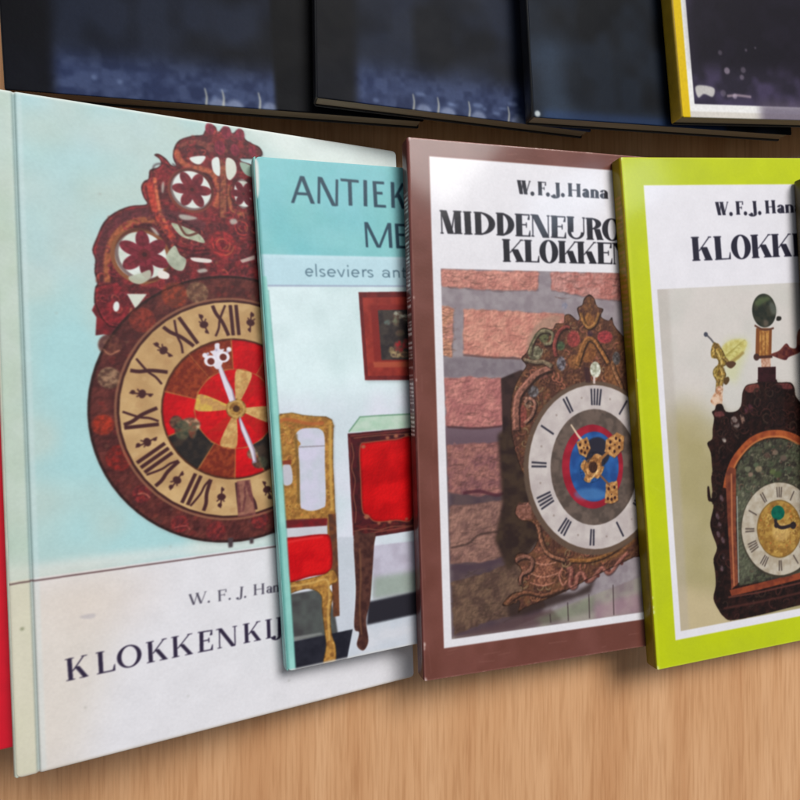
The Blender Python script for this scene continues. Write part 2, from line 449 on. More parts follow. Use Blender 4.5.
    P.line([(29.9, 59.4), (29.9, 51.9), (31.1, 45.2), (34.2, 40.1), (39.3, 36.4), (44.9, 35.2), (51, 34.9), (57.6, 36), (63.4, 38.2)], 3.8, (84, 42, 48), smooth=True, al=.75, blur=.3)
    P.line([(31.3, 59.3), (31.4, 51.8), (33.3, 45), (37.3, 40), (42.8, 37.4), (47.6, 37.8), (50.8, 41)], 2.0, (156, 88, 56), smooth=True, al=.9, blur=.15)
    P.line([(44.9, 24.4), (45.9, 29.4), (46.9, 34.4), (50, 39.3), (52.7, 43)], 3.2, (176, 62, 48), w1=2.0, smooth=True, al=.85, blur=.25)
    P.line([(47.2, 22.4), (47.8, 28.3), (48.7, 34.3), (50.8, 38.8)], 1.1, (206, 112, 74), smooth=True, al=.8, blur=.2)
    P.line([(54.6, 11.8), (55.8, 15.2), (59.1, 17.2), (63.3, 17.4), (67.1, 19), (68.8, 25.1), (67.2, 30.6)], 2.0, (166, 88, 60), smooth=True, al=.85, blur=.15)
    P.line([(55.9, 10.8), (60.2, 8.4), (64.5, 8.6), (67, 10.5)], 2.2, (120, 62, 54), smooth=True, al=.8, blur=.2)
    P.line([(70.6, 13.2), (70.4, 22.2), (70, 34)], 2.6, (148, 88, 62), al=.9, blur=.15, col2=(120, 62, 50), mm=1)
    P.line([(72.8, 21.9), (72.2, 26.5), (73.5, 30.9), (77.8, 32.3)], 1.6, (160, 92, 62), smooth=True, al=.85, blur=.15)
    for pts, w_ in (([(44.2, 25.3), (44.8, 29.5), (45.7, 34.1), (48.7, 40.3), (52.3, 44.8), (58, 46.6), (64.9, 46.1)], .7), ([(32.6, 59.3), (32.7, 52.6), (34.6, 45.7), (38.4, 41.4), (42.9, 39.1), (47.6, 39.6)], .5),
                    ([(53.2, 16.8), (57.3, 18.9), (62.4, 18.7), (65.8, 20.1), (67.4, 25.2)], .5), ([(69.5, 13.3), (69.2, 22.3), (68.6, 34.1)], .4), ([(72.2, 12.9), (71.7, 22), (71.4, 33.8)], .4),
                    ([(55.5, 11.7), (59.3, 9.6), (63.6, 9.7), (66, 12.9)], .5), ([(51, 34.9), (56.7, 37), (61.7, 39.2), (64.2, 40.8)], .6), ([(54.6, 50.3), (59.7, 48.2), (64.8, 47.4)], .7), ([(46.6, 20.7), (47.5, 18), (50.8, 17.2), (52.4, 18.7)], .5)):
        P.line(pts, w_, (48, 20, 26), smooth=True, al=.75, blur=.1)
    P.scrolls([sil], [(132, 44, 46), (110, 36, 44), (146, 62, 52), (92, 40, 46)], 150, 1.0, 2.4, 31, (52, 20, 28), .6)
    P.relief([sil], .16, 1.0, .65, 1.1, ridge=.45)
    hole, hole2 = (216, 222, 218), (178, 184, 164)
    P.ring([(42, 49.8)][0], 9.6, 8.2, (132, 82, 52), al=.95)
    P.disc([(42, 49.8)][0], 8.2, hole, col2=(196, 204, 192), mm=3)
    P.disc([(59.2, 25.5)][0], 7.0, hole, col2=(206, 212, 206), mm=3)
    P.ring([(59.2, 25.5)][0], 7.9, 6.9, (120, 60, 48), al=.9)
    P.disc([(77.3, 24.6)][0], 3.1, hole, ry=5.4, col2=(190, 190, 180), mm=3)
    def flower(c, r, n, a0, col):
        for i in range(n):
            a = math.radians(a0 + 360 * i / n)
            P.disc((c[0] + .58 * r * math.cos(a), c[1] + .58 * r * math.sin(a)), r * .46, col, ry=r * .27, rot=math.degrees(a), col2=(92, 30, 40), mm=1.2)
            P.line([(c[0], c[1]), (c[0] + .8 * r * math.cos(a), c[1] + .8 * r * math.sin(a))], .35, (80, 24, 32), al=.6)
        P.ring(c, r * 1.16, r * 1.02, (64, 28, 30), al=.6)
        P.disc(c, r * .24, (98, 32, 38))
        P.disc(c, r * .1, (60, 24, 28))
    flower([(43.1, 49.2)][0], 8.0, 6, -96, (128, 40, 54))
    flower([(59.5, 25.1)][0], 6.4, 6, -60, (122, 42, 50))
    flower([(77.6, 24.6)][0], 4.6, 6, -60, (112, 38, 48))
    P.blob([(37.8, 57.2), (41.4, 55.8), (44.6, 54.4), (44.7, 57.1), (41.7, 59.3), (39, 59)], hole2, al=.9)
    P.blob([(50, 49.7), (52.9, 45.4), (54.6, 48.4), (56.7, 50.2), (55.3, 54), (52.1, 53.3)], hole2, col2=(150, 156, 138), mm=2)
    P.blob([(52.1, 37.6), (56.6, 38.6), (61.5, 40.8), (63.2, 43.7), (59, 43), (55, 41.7)], (184, 190, 166), col2=(150, 156, 132), mm=1.5)
    P.line([(54.6, 37.6), (57, 41.4), (60.8, 40.3)], .8, (96, 58, 48), smooth=True)
    P.blob([(59.2, 13.8), (64.5, 12.6), (62.8, 15.6), (60.4, 15.6)], hole)
    P.blob([(66.7, 13.7), (69.2, 12.6), (69.3, 18.9), (67.1, 17.8)], hole)
    P.blob([(71.8, 12.4), (74.7, 13), (75.3, 16.9), (73, 20.1), (71.6, 18.6)], (206, 208, 196))
    P.blob([(76.7, 13.1), (82.1, 14.6), (82.3, 18), (78.3, 17.2)], (150, 172, 156))
    P.blob([(58.4, 49.2), (64.9, 49.4), (64.6, 50.7), (59.4, 50.5)], (214, 206, 200))
    P.blob([(47.7, 54.2), (50.8, 55.4), (50.2, 57.2), (47.3, 56.8)], (222, 214, 208))
    P.poly([(37.1, 62.9), (43.4, 62.7), (39.6, 67.9)], (204, 208, 196))
    P.poly([(75.4, 49), (80.9, 46.8), (80.9, 48.4), (76.2, 50)], (200, 186, 176), al=.8)
    P.disc([(33.7, 67.3)][0], .95, hole, ry=1.75, rot=8)
    P.disc([(35.6, 73.4)][0], .8, hole, ry=1.4, rot=25)
    P.line([(38.3, 67.5), (36.9, 72.6), (34.5, 75.2)], .7, (166, 96, 72), smooth=True, al=.8)
    def rose(c, r, col, col2, seed):
        P.disc(c, r, col, col2=col2, mm=.9, gain=3, blur=.1)
        rr = random.Random(seed)
        for i in range(14):
            a = rr.uniform(0, 360); q = rr.uniform(.25, .85) * r
            P.fill([ribbon(oval(c[0], c[1], q, q, 0, 8, a, a + 80), .4)], rr.choice([(206, 66, 58), (80, 20, 30), (168, 96, 60)]), al=.7)
        P.disc(c, r * .2, (96, 22, 34))
    rose([(69.5, 43.9)][0], 4.9, (156, 44, 48), (106, 36, 38), 1)
    rose([(70.2, 58)][0], 3.6, (162, 40, 50), (104, 34, 40), 2)
    rose([(76.7, 37)][0], 3.4, (110, 42, 48), (84, 34, 40), 3)
    for q, s_ in (((520,75), 2.2), ((585,90), 2.4), ((640,100), 2.2), ((560,150), 2.6), ((690,165), 2.0), ((620,160), 2.2)):
        c = on_sheet_0(q)
        P.disc(c, s_ * .72, (140, 44, 62), ry=s_, col2=(104, 34, 48), mm=.9, gain=3)
        P.line([(c[0], c[1] - s_ * .8), (c[0], c[1] + s_ * .8)], .35, (84, 24, 36), al=.7)
    # bezel
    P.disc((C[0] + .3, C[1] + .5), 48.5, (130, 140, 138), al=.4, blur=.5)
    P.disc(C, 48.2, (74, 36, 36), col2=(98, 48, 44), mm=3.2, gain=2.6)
    P.ring(C, 48.3, 47.4, (60, 34, 34), al=.9)
    bez = oval(C[0], C[1], 47, n=72)
    P.speckle([bez], [(120, 52, 44), (58, 30, 32), (98, 66, 52), (128, 44, 42), (70, 44, 46)], 900, .3, 1.3, 9, .5)
    for q, r, col, col2 in (((92,540), 3.4, (168, 52, 34), (120, 44, 34)), ((160,672), 4.4, (136, 38, 34), (96, 36, 34)), ((118,352), 3.6, (150, 118, 92), (86, 60, 50)),
                            ((120,220), 3.6, (110, 64, 52), (82, 42, 40)), ((250,120), 4.2, (132, 52, 42), (98, 42, 38)), ((380,20), 4.4, (140, 58, 40), (100, 48, 38)),
                            ((470,10), 3.8, (138, 104, 78), (100, 68, 54))):
        P.disc(on_sheet_1(q), r, col, col2=col2, mm=1.2, gain=3, blur=.25, al=.9)
    for q, r in (((110,470), 3.0), ((300,620), 3.0), ((480,655), 3.4), ((700,600), 3.2)):
        P.disc(on_sheet_2(q), r, (132, 44, 44), col2=(88, 36, 40), mm=1.0, gain=3, blur=.3, al=.85)
    P.line([(29.2, 81.5), (31.2, 83.4), (34.3, 81.9)], .5, (176, 118, 90), smooth=True, al=.7)
    P.line([(38.2, 130.8), (40.4, 130.9), (42, 132.5)], .6, (166, 92, 76), smooth=True, al=.8)
    P.line([(49.3, 143.7), (53.3, 143.4), (54.6, 145.1)], .5, (150, 70, 66), smooth=True, al=.8)
    P.relief([oval(C[0], C[1], 48.2, n=72)], .12, 1.2, .5, 1.4)
    # hour ring
    tan = (198, 164, 116)
    P.disc(C, 39.4, (62, 34, 32)); P.ring(C, 40.3, 39.5, (150, 104, 78), al=.7)
    P.disc(C, 38.7, tan, col2=(178, 142, 98), mm=6, gain=2.2)
    P.speckle([oval(C[0], C[1], 38, n=60)], [(176, 138, 92), (210, 178, 132), (168, 124, 86)], 420, .5, 1.6, 12, .3)
    ik = (66, 36, 38); base = -3.6
    for hnum, tx in enumerate(('XII', 'I', 'II', 'III', 'IIII', 'V', 'VI', 'VII', 'VIII', 'IX', 'X', 'XI')):
        numeral(P, tx, C[0], C[1], base + 30 * hnum, 26.6, 37.6, 1.25, .75, ik)
        a = math.radians(base + 30 * hnum + 15); d = (math.sin(a), -math.cos(a)); nrm = (-d[1], d[0])
        def q(r, o): return (C[0] + d[0] * r + nrm[0] * o, C[1] + d[1] * r + nrm[1] * o)
        P.disc(q(32, 0), 1.5, ik, ry=1.2, rot=math.degrees(a)); P.line([q(28.5, .4), q(32, 0), q(36, -.3)], .5, ik, smooth=True)
        P.disc(q(35, .1), .75, ik); P.disc(q(29.4, 0), .6, ik)
        P.line([q(33.6, -1.3), q(32.6, 0), q(33.8, 1.4)], .5, ik, smooth=True, al=.9)
    P.poly([(71.4, 129.4), (76.2, 129.3), (77.9, 142.5), (71.3, 142.4)], (140, 84, 78), al=.75, col2=(110, 60, 60), mm=1)
    # painted centre
    P.disc(C, 25.6, (74, 42, 30)); P.disc(C, 25.0, (150, 34, 26))
    def wedge(r0, r1, a0, a1, col, **kw):
        o = oval(C[0], C[1], r1, r1, 0, 14, a0, a1); i = oval(C[0], C[1], r0, r0, 0, 14, a0, a1)
        P.fill([o + i[::-1]], col, **kw)
    RED, RED2, BR, BR2, BK, BK2 = (206, 16, 26), (180, 14, 24), (140, 58, 34), (112, 40, 28), (38, 34, 34), (66, 52, 44)
    cells = [(-164, -128, BR), (-200, -164, RED), (-236, -200, BK), (-267, -236, BR), (-292, -267, RED), (-322, -292, BK), (-348, -322, BR), (-382, -348, RED2), (-400, -382, BR), (-452, -418, RED), (-488, -452, BR)]
    for a0, a1, col in cells:
        c2 = {RED: RED2, RED2: RED, BR: BR2, BK: BK2}[col]
        wedge(14.5, 25, a0, a1, col, col2=c2, mm=1.1 if col == BR else 3.5, gain=3)
        wedge(14.2, 25.2, a1 - .7, a1 + .7, (176, 112, 60), al=.7)
    wedge(14.2, 14.9, 0, 360, (178, 108, 58), al=.75)
    for k, a in enumerate(range(0, 360, 45)):
        wedge(3, 14.2, a + 8, a + 53, RED if k % 2 else (176, 30, 26), col2=RED2, mm=2)
    for a in (-168, -76, 12, 104):
        ar = math.radians(a); c = (C[0] + 8.3 * math.cos(ar), C[1] + 8.3 * math.sin(ar)); n = (-math.sin(ar), math.cos(ar))
        tip = [(C[0] + 2.5 * math.cos(ar) + n[0] * .7, C[1] + 2.5 * math.sin(ar) + n[1] * .7), (C[0] + 13 * math.cos(ar) + n[0] * 3.1, C[1] + 13 * math.sin(ar) + n[1] * 3.1),
               (C[0] + 14.2 * math.cos(ar), C[1] + 14.2 * math.sin(ar)), (C[0] + 13 * math.cos(ar) - n[0] * 3.1, C[1] + 13 * math.sin(ar) - n[1] * 3.1), (C[0] + 2.5 * math.cos(ar) - n[0] * .7, C[1] + 2.5 * math.sin(ar) - n[1] * .7)]
        P.blob(tip, (202, 164, 104) if a != -168 else (202, 166, 78), col2=(184, 138, 84), mm=1.4, gain=3)
    for q, rx, ry, col in (((440,540), 3.6, 2.6, (196, 176, 140)), ((410,560), 2.6, 3.4, (60, 66, 52)), ((385,530), 2.2, 2.4, (40, 50, 44)), ((450,560), 1.4, 3.0, (120, 64, 48)), ((720,690), 3.0, 2.2, (54, 58, 48)), ((690,655), 2, 2, (150, 130, 104))):
        P.disc(on_sheet_1(q), rx, col, ry=ry, blur=.2, al=.85, col2=(90, 84, 64), mm=1)
    P.relief([oval(C[0], C[1], 25, n=60)], .05, .9, .35, .9)
    P.disc(C, 3.7, (120, 78, 40), col2=(178, 136, 70), mm=.9, gain=3)
    P.ring(C, 3.2, 2.4, (196, 160, 96), al=.7)
    P.disc(C, 1.2, (70, 44, 30))
    # silvery hands
    lil, sh = (214, 206, 218), (150, 134, 150)
    P.poly([(70, 100.8), (68.2, 95.8), (66.5, 89.9), (65.9, 87.2), (67.4, 87.2), (69.5, 92.7), (71.2, 96.3), (72, 100)], sh)
    P.poly([(69.8, 100.6), (68.4, 95.8), (66.8, 90.4), (66.2, 87.4), (67.1, 87.2), (69, 92.5), (70.7, 96.3), (71.4, 100)], lil)
    P.poly([(73.4, 105.9), (74.4, 108.3), (76.7, 113.9), (78.4, 118.6), (78.8, 123.2), (77.3, 123.5), (76.9, 119.4), (74.8, 114.7), (73.5, 111), (72.8, 107.3)], sh)
    P.poly([(73.2, 106.2), (74.2, 108.7), (76.3, 114.3), (77.8, 119), (78.2, 122.6), (77.7, 122.8), (76.5, 118.5), (74.9, 113.8), (73.7, 110.6)], lil)
    P.blob([(66, 88.8), (64.3, 86.8), (64.6, 83.8), (63.6, 82.4), (65.2, 81.8), (65.4, 79.7), (67, 79.5), (67.1, 81.5), (68.7, 81.5), (67.6, 83.4), (68, 86.3)], (218, 212, 222))
    for q in ((522,284), (574,268)):
        P.disc(on_sheet_1(q), 2.2, (226, 222, 230), ry=2.0)
    P.disc((61.84, 83.79), .9, (224, 220, 228)); P.disc((70.29, 81.64), .9, (224, 220, 228))
    for q, r in (((524,286), 1.25), ((573,269), 1.25)):
        P.disc(on_sheet_1(q), r, (104, 44, 36))
    for q, r in (((512,255), .5), ((545,240), .5), ((590,248), .5)):
        P.disc(on_sheet_1(q), r, (178, 170, 190))
    # hanging pegs under the bezel
    P.poly([(67.5, 149.6), (69.4, 149.7), (69.1, 153.1), (67.6, 153.1)], (70, 58, 62), blur=.15)
    P.poly([(75.2, 150.6), (76.7, 150.6), (76.6, 152.8), (75.3, 152.8)], (70, 58, 62), blur=.15)
    # more cut-outs between the scrolls
    for pts in ([(49.4, 24.7), (50.1, 23.3), (50.3, 24.6), (49.9, 27.2), (49.4, 27.3)], [(54.7, 34.6), (56.8, 34.2), (61, 35), (58.4, 36), (55.5, 35.9)], [(45.3, 39.8), (46.7, 40.1), (48.1, 42.1), (47, 42)],
                [(72.3, 34.6), (74.3, 34.1), (75, 35.5), (72.8, 36.2)], [(60.3, 53.5), (62.9, 52.8), (63.8, 53.8), (61, 54.5)]):
        P.blob(pts, (192, 196, 184), al=.75, blur=.08)
    # handled edges
    P.rect(-1, -1, W + 1, .7, (222, 224, 218), al=.8, blur=.3)
    P.rect(-1, H - .9, W + 1, H + 1, (205, 192, 178), al=.6, blur=.3)
    P.grain(.05, .5); P.grain(.035, 6.0, 4)
    return P

def art_furniture_book():
    P = Print(112, 185.8, (212, 228, 232), seed=5)
    W, H = P.w, P.h
    P.rect(0, 46, W, H, (214, 231, 234), col2=(202, 221, 223), mm=14, gain=3)
    P.poly([(0, 88), (W, 84), (W, H), (0, H)], (214, 213, 227), al=.8, blur=5, col2=(200, 210, 218), mm=10)
    P.rect(0, -1, W, 35.3, (122, 188, 195), col2=(132, 194, 196), mm=16)
    P.rect(0, -1, W, 35.3, (112, 184, 186), al=.25, blur=3, col2=(140, 198, 206), mm=7)
    P.rect(0, 35.2, W, 46.2, (182, 212, 222)); P.rect(0, 35.0, W, 36.2, (196, 222, 230), al=.5, blur=.3)
    P.rect(0, 46.1, W, 46.7, (150, 160, 184), al=.85)
    ink = (40, 68, 84)
    for ch, b in zip('ANTIEKE', [[(12.2, 16.1), (21.1, 16)], [(22.1, 15.8), (29.9, 16.4)], [(31.3, 15.9), (38.4, 16.1)], [(39.8, 15.9), (41.8, 16)], [(44.2, 16.1), (49.1, 16.1)], [(51.3, 16), (57.3, 16.2)], [(58.6, 16.2), (63.7, 16.3)]]):
        letter(P, ch, b, 10.0, ink, HUMANIST)
    for ch, b in zip('MEU', [[(39.9, 31.6), (50.7, 31.6)], [(52.3, 31.7), (57.1, 31.7)], [(58.8, 31.8), (65.6, 31.8)]]):
        letter(P, ch, b, 9.6, ink, HUMANIST)
    tk = (70, 96, 112)
    for ch, b in zip('elseviersantiek', [[(15.8, 42.9), (18.8, 42.9)], [(19.6, 43), (20.3, 43)], [(21.1, 43), (23.4, 43)], [(24.1, 43), (27.4, 43)], [(28, 43.1), (31.1, 43)], [(31.8, 43), (32.6, 43)], [(33.4, 43), (36.6, 43.1)], [(37.8, 43), (39.6, 43)], [(39.8, 43.1), (42.2, 43.1)], [(45.8, 43.1), (48.9, 43.1)], [(50.3, 43.1), (53, 43.1)], [(53.8, 43.1), (55.7, 43.2)], [(56.8, 43.1), (57.6, 43.1)], [(58.5, 43.2), (61.9, 43.2)], [(62.7, 43.2), (65.7, 43.2)]]):
        letter(P, ch, b, 4.5, tk, GROTESK, al=.85)
    # framed flower painting on the wall
    P.poly([(36.3, 49.4), (74.6, 49.5), (72.1, 85.1), (36.6, 82.9)], (150, 160, 164), al=.6, blur=.5)
    P.poly([(35.8, 48.8), (74.7, 48.3), (72.2, 83.9), (36.1, 82.2)], (112, 36, 36), col2=(92, 30, 32), mm=2)
    P.poly([(37.2, 50.8), (74.5, 50.4), (72.4, 82), (37.4, 80.7)], (154, 54, 44), col2=(130, 42, 36), mm=2.5)
    P.poly([(40.2, 53.8), (74.3, 53.6), (72.6, 78.6), (40.4, 77.6)], (122, 36, 34), al=.8, blur=.2)
    P.poly([(39.7, 75.4), (72.8, 76.1), (72.6, 78.5), (40.2, 77.6)], (172, 84, 58), al=.8, blur=.2)
    P.poly([(43.1, 55.7), (74.2, 55.5), (72.8, 75.6), (43.3, 74.8)], (46, 40, 42), col2=(66, 58, 54), mm=2)
    for q, rx, ry, c in (((650,165), 2.2, 1.6, (176, 176, 158)), ((690,175), 1.8, 1.4, (196, 196, 176)), ((640,195), 1.4, 1.8, (120, 128, 104)), ((600,200), 1.4, 1.0, (92, 110, 106)), ((655,315), 2.2, 2.4, (178, 40, 48)), ((690,300), 1.6, 2, (150, 50, 52)),
                         ((640,350), 2.2, 1.4, (190, 166, 120)), ((680,350), 1.8, 1.2, (186, 140, 96)), ((620,330), 1.2, 1.4, (150, 130, 92)), ((660,250), 2, 1.2, (84, 78, 62))):
        P.disc(on_sheet_3(q), rx, c, ry=ry, blur=.25, al=.9, col2=(90, 70, 60), mm=1)
    # floor
    P.poly([(20.7, 139.9), (28.4, 141), (25.6, 175.8), (18.3, 176)], (190, 196, 206), al=.8, blur=.3)
    P.poly([(35, 145.2), (66.2, 146.3), (64.8, 166.7), (33.8, 165.4)], (178, 172, 188), col2=(190, 186, 202), mm=4, blur=.2)
    P.poly([(34.6, 157.2), (65.4, 157.6), (64.8, 166.7), (33.8, 165.4)], (136, 154, 136), al=.7, blur=1)
    P.poly([(31.9, 166.1), (64.9, 165.1), (64.3, 174), (30.7, 174.7)], (40, 38, 46), blur=.35)
    P.poly([(25, 175.4), (64.3, 174.1), (63.4, 187.1), (22.6, 186.1)], (196, 202, 212), col2=(206, 208, 216), mm=5)
    P.poly([(1.1, 158.2), (16.2, 158.1), (18.8, 168.6), (19.4, 175.7), (1.2, 175.3)], (66, 64, 66), col2=(82, 86, 84), mm=4, blur=.2)
    P.poly([(0.2, 175.4), (12.9, 175.4), (25.2, 175.2), (22.3, 185.8), (0.6, 186.1)], (30, 30, 40), col2=(40, 40, 50), mm=3)
    P.poly([(0.3, 173.7), (13, 174.1), (14, 174.9), (1.3, 175.2)], (140, 142, 140), al=.8, blur=.2)
    # gilded chair with a red seat
    gold, gold2 = (176, 128, 62), (142, 98, 48)
    ch_out = [(0.4, 94.4), (3.7, 92.8), (7.6, 92.6), (11.4, 93.7), (15.3, 94.4), (20.1, 94.9), (22.3, 96.2), (22.8, 98.4), (22.2, 104.7), (21.7, 112.6), (21.6, 122.1), (21.3, 133.2), (20.6, 139.6), (17.7, 139.2), (18.2, 133.3), (9, 131.8), (1.5, 131.6), (1, 126), (0.9, 110.6), (0.7, 99)]
    P.poly([(x + .5, y + .2) for x, y in ch_out], (150, 148, 150), al=.5, blur=.4)
    P.poly(ch_out, gold, col2=gold2, mm=1.8, gain=3)
    P.speckle([ch_out], [(206, 164, 92), (116, 70, 36), (190, 110, 60), (150, 120, 60)], 300, .25, .7, 4, .6)
    P.scrolls([ch_out], [(186, 138, 70), (160, 110, 54), (190, 120, 66)], 70, .7, 1.5, 33, (96, 60, 28), .6); P.relief([ch_out], .08, .9, .55, .8, ridge=.18)
    P.blob([(8.3, 101.2), (10.3, 98.9), (14.3, 98.7), (17.6, 99.4), (19.1, 102.3), (18.6, 112.3), (18, 126.4), (16.5, 128.5), (12.7, 129.1), (9.6, 128.1), (8.5, 126.1), (9, 113.7), (9.1, 105.9), (10, 104.1)], (203, 199, 219), col2=(192, 196, 208), mm=4)
    P.line([(9.3, 105.3), (19.1, 105.7)], .35, (120, 110, 112), al=.8)
    P.blob([(3, 111.7), (5.9, 111.8), (6.1, 117.9), (3, 118.3)], (188, 186, 196))
    P.poly([(2.9, 109.7), (6.2, 109.6), (6.1, 111.4), (3, 111.1)], (120, 44, 36), al=.8)
    P.line([(2, 96.1), (4.5, 94.9), (8.2, 95.5), (13.6, 97.1), (19.2, 97.2)], 1.3, (176, 92, 52), smooth=True, al=.7, blur=.2)
    P.line([(21.5, 98.3), (20.6, 112.5), (20.1, 129.9)], 1.0, (206, 166, 84), al=.7, blur=.2)
    P.line([(8.6, 100.5), (8.4, 105.9), (8.4, 113.6), (7.9, 126)], 1.0, (112, 84, 44), smooth=True, al=.8, blur=.15)
    P.poly([(1.6, 131.1), (18.3, 132.5), (18, 135.3), (1.4, 134.2)], (122, 28, 34), blur=.2, col2=(96, 30, 34), mm=2)
    P.poly([(1.1, 134.1), (18, 135.3), (17.9, 139.1), (0.6, 138.2)], (196, 196, 204))
    P.poly([(18.6, 131.1), (21.5, 131.4), (21.2, 149.6), (20.5, 169.3), (18.1, 169.3), (18.5, 150.3)], (112, 66, 42), col2=(84, 52, 40), mm=1.5)
    P.blob([(0.1, 138.5), (7.9, 137.9), (16.2, 138.2), (18.7, 139.6), (19.2, 146.1), (18.6, 150.9), (16.6, 152.8), (10.1, 153), (1.2, 153.6), (-0.1, 147.4)], (212, 12, 22), col2=(196, 10, 18), mm=5)
    seat = curve([(0.1, 138.5), (7.9, 137.9), (16.2, 138.2), (18.7, 139.6), (19.2, 146.1), (18.6, 150.9), (16.6, 152.8), (10.1, 153), (1.2, 153.6), (-0.1, 147.4)])
    P.fill([seat], (150, 6, 14), al=.35, blur=.1, col2=(226, 34, 34), mm=5, gain=3); P.relief([seat], .05, .6, .45, 1.6)
    P.line([(0.8, 139.6), (7.8, 139), (16.2, 139.1)], .8, (226, 60, 58), smooth=True, al=.6, blur=.3)
    apron = [(-0.5, 154.2), (5.8, 153.8), (15.5, 153), (18.4, 151.6), (20.3, 153.2), (20.5, 156.4), (17.3, 157.8), (18.4, 161.2), (17.1, 168.3), (17.2, 175.8), (18.3, 180.3), (17.6, 186.6), (13.3, 185.9), (14.6, 179.5), (14.4, 173.1), (14, 165.6), (13.9, 160.4), (9.8, 157.4), (4.5, 157.6), (-0.6, 158.8)]
    P.blob(apron, gold, col2=(136, 92, 46), mm=1.5, gain=3)
    P.speckle([apron], [(212, 170, 100), (110, 72, 38), (190, 150, 74)], 120, .25, .6, 6, .6)
    P.relief([curve(apron)], .08, .9, .55, .7, ridge=.18)
    P.line([(1.5, 155.2), (9.9, 155.5), (16.4, 155.1), (17.1, 160.8), (16.2, 168.1), (16.2, 177.7)], .7, (216, 178, 104), smooth=True, al=.7, blur=.15)
    # small red cabinet
    mar, mar2 = (76, 26, 32), (58, 24, 28)
    P.poly([(28.5, 101.4), (33.2, 95.8), (40.9, 95.9), (71.4, 96.7), (71, 101.9)], (168, 198, 176), col2=(186, 206, 190), mm=3)
    P.line([(28.5, 101.3), (33.2, 96), (40.9, 96), (71.3, 96.8)], .5, (98, 140, 112), al=.9)
    P.poly([(28, 101.9), (56.3, 101.7), (71, 101.4), (68, 145.4), (53.2, 141.6), (37.8, 141.8), (27.8, 141.7), (27.7, 129.2)], mar, col2=mar2, mm=2, gain=3)
    P.poly([(27.7, 141.4), (53.6, 141.2), (68.3, 141), (68.5, 137.6), (53.8, 137.9), (28.7, 136.6)], (92, 34, 34), col2=(64, 26, 28), mm=1.3, gain=3)
    P.blob([(32.5, 107.4), (35.9, 105.9), (47.2, 105.7), (53.9, 106), (53.1, 122.3), (51.8, 136.8), (45.1, 136.8), (36.9, 136.2), (34.1, 133.6), (31.9, 131.3), (32, 120.1)], (200, 8, 16), col2=(184, 6, 14), mm=4)
    panel = curve([(32.5, 107.4), (35.9, 105.9), (47.2, 105.7), (53.9, 106), (53.1, 122.3), (51.8, 136.8), (45.1, 136.8), (36.9, 136.2), (34.1, 133.6), (31.9, 131.3), (32, 120.1)])
    P.fill([panel], (160, 4, 10), al=.4, col2=(222, 22, 24), mm=7, gain=3); P.relief([panel], .06, .5, .4, 1.4)
    P.fill([ribbon(panel + panel[:1], .45)], (150, 84, 58), al=.8)
    fr_ = [(28, 101.9), (56.3, 101.7), (71, 101.4), (68, 145.4), (53.2, 141.6), (37.8, 141.8), (27.8, 141.7), (27.7, 129.2)]
    for pts in ([(29.2, 105.3), (29.8, 110.2), (28.8, 114.9), (29.8, 119.8), (28.8, 125.3), (29.4, 131), (28.7, 135.8)], [(27.9, 138.8), (32.9, 138.4), (38, 139.6), (43.2, 139), (50.2, 139.6), (55.6, 139.3)], [(30.2, 103.8), (36.9, 103.6), (43.8, 103.6), (50.8, 103.9), (58, 103.6)]):
        P.line(pts, .35, (146, 92, 68), smooth=True, al=.75)
    P.line([(28.7, 103.4), (27.8, 140.4)], .4, (112, 50, 46), al=.8)
    P.line([(28.6, 140.6), (37.9, 140.2), (53.7, 140), (68.4, 139.8)], .5, (140, 72, 60), al=.8)
    P.line([(29, 102.9), (43.9, 102.7), (71, 102.4)], .5, (120, 56, 50), al=.8)
    for q, r in (((486,220), .9), ((502,550), 1.1), ((640,170), .9), ((690,165), .8), ((600,178), .8), ((560,580), .7), ((610,574), .8), ((690,560), .7)):
        P.disc(on_sheet_4(q), r, (160, 98, 72), ry=r * .8, blur=.12, al=.9)
    P.blob([(28, 140.1), (32.4, 140.2), (36.4, 140.6), (35.6, 145.3), (34.3, 155), (32.7, 165.7), (30.6, 172.9), (31, 180.6), (29.2, 183.8), (27.4, 183.2), (26.4, 181), (27.6, 176.9), (25.8, 174.4), (27.4, 160.4)], (62, 36, 34), col2=(88, 54, 46), mm=1.6); P.line([(29.9, 145.6), (29.6, 156.4), (28.5, 167.1), (28.4, 178)], .5, (140, 96, 66), smooth=True, al=.7, blur=.1)
    # turquoise edge strip, whitened head corner and pale foot
    P.poly([(-1, 43), (1.6, 43), (2.6, 75), (2.9, H + 1), (-1, H + 1)], (150, 206, 198), col2=(136, 196, 188), mm=8)
    P.line([(2.0, 48), (2.8, 90), (3.0, H)], .4, (100, 158, 150), al=.6)
    P.rect(-1, -1, .8, H + 1, (66, 128, 124), al=.55, blur=.2)
    P.blob([(-1, 2), (1.0, 1.5), (1.2, 8), (.6, 14), (-1, 15)], (226, 222, 216), al=.85, blur=.2)
    P.rect(0, H - .7, W, H + 1, (206, 206, 206), al=.8, blur=.15)
    P.grain(.05, .5); P.grain(.03, 5.0, 4)
    return P

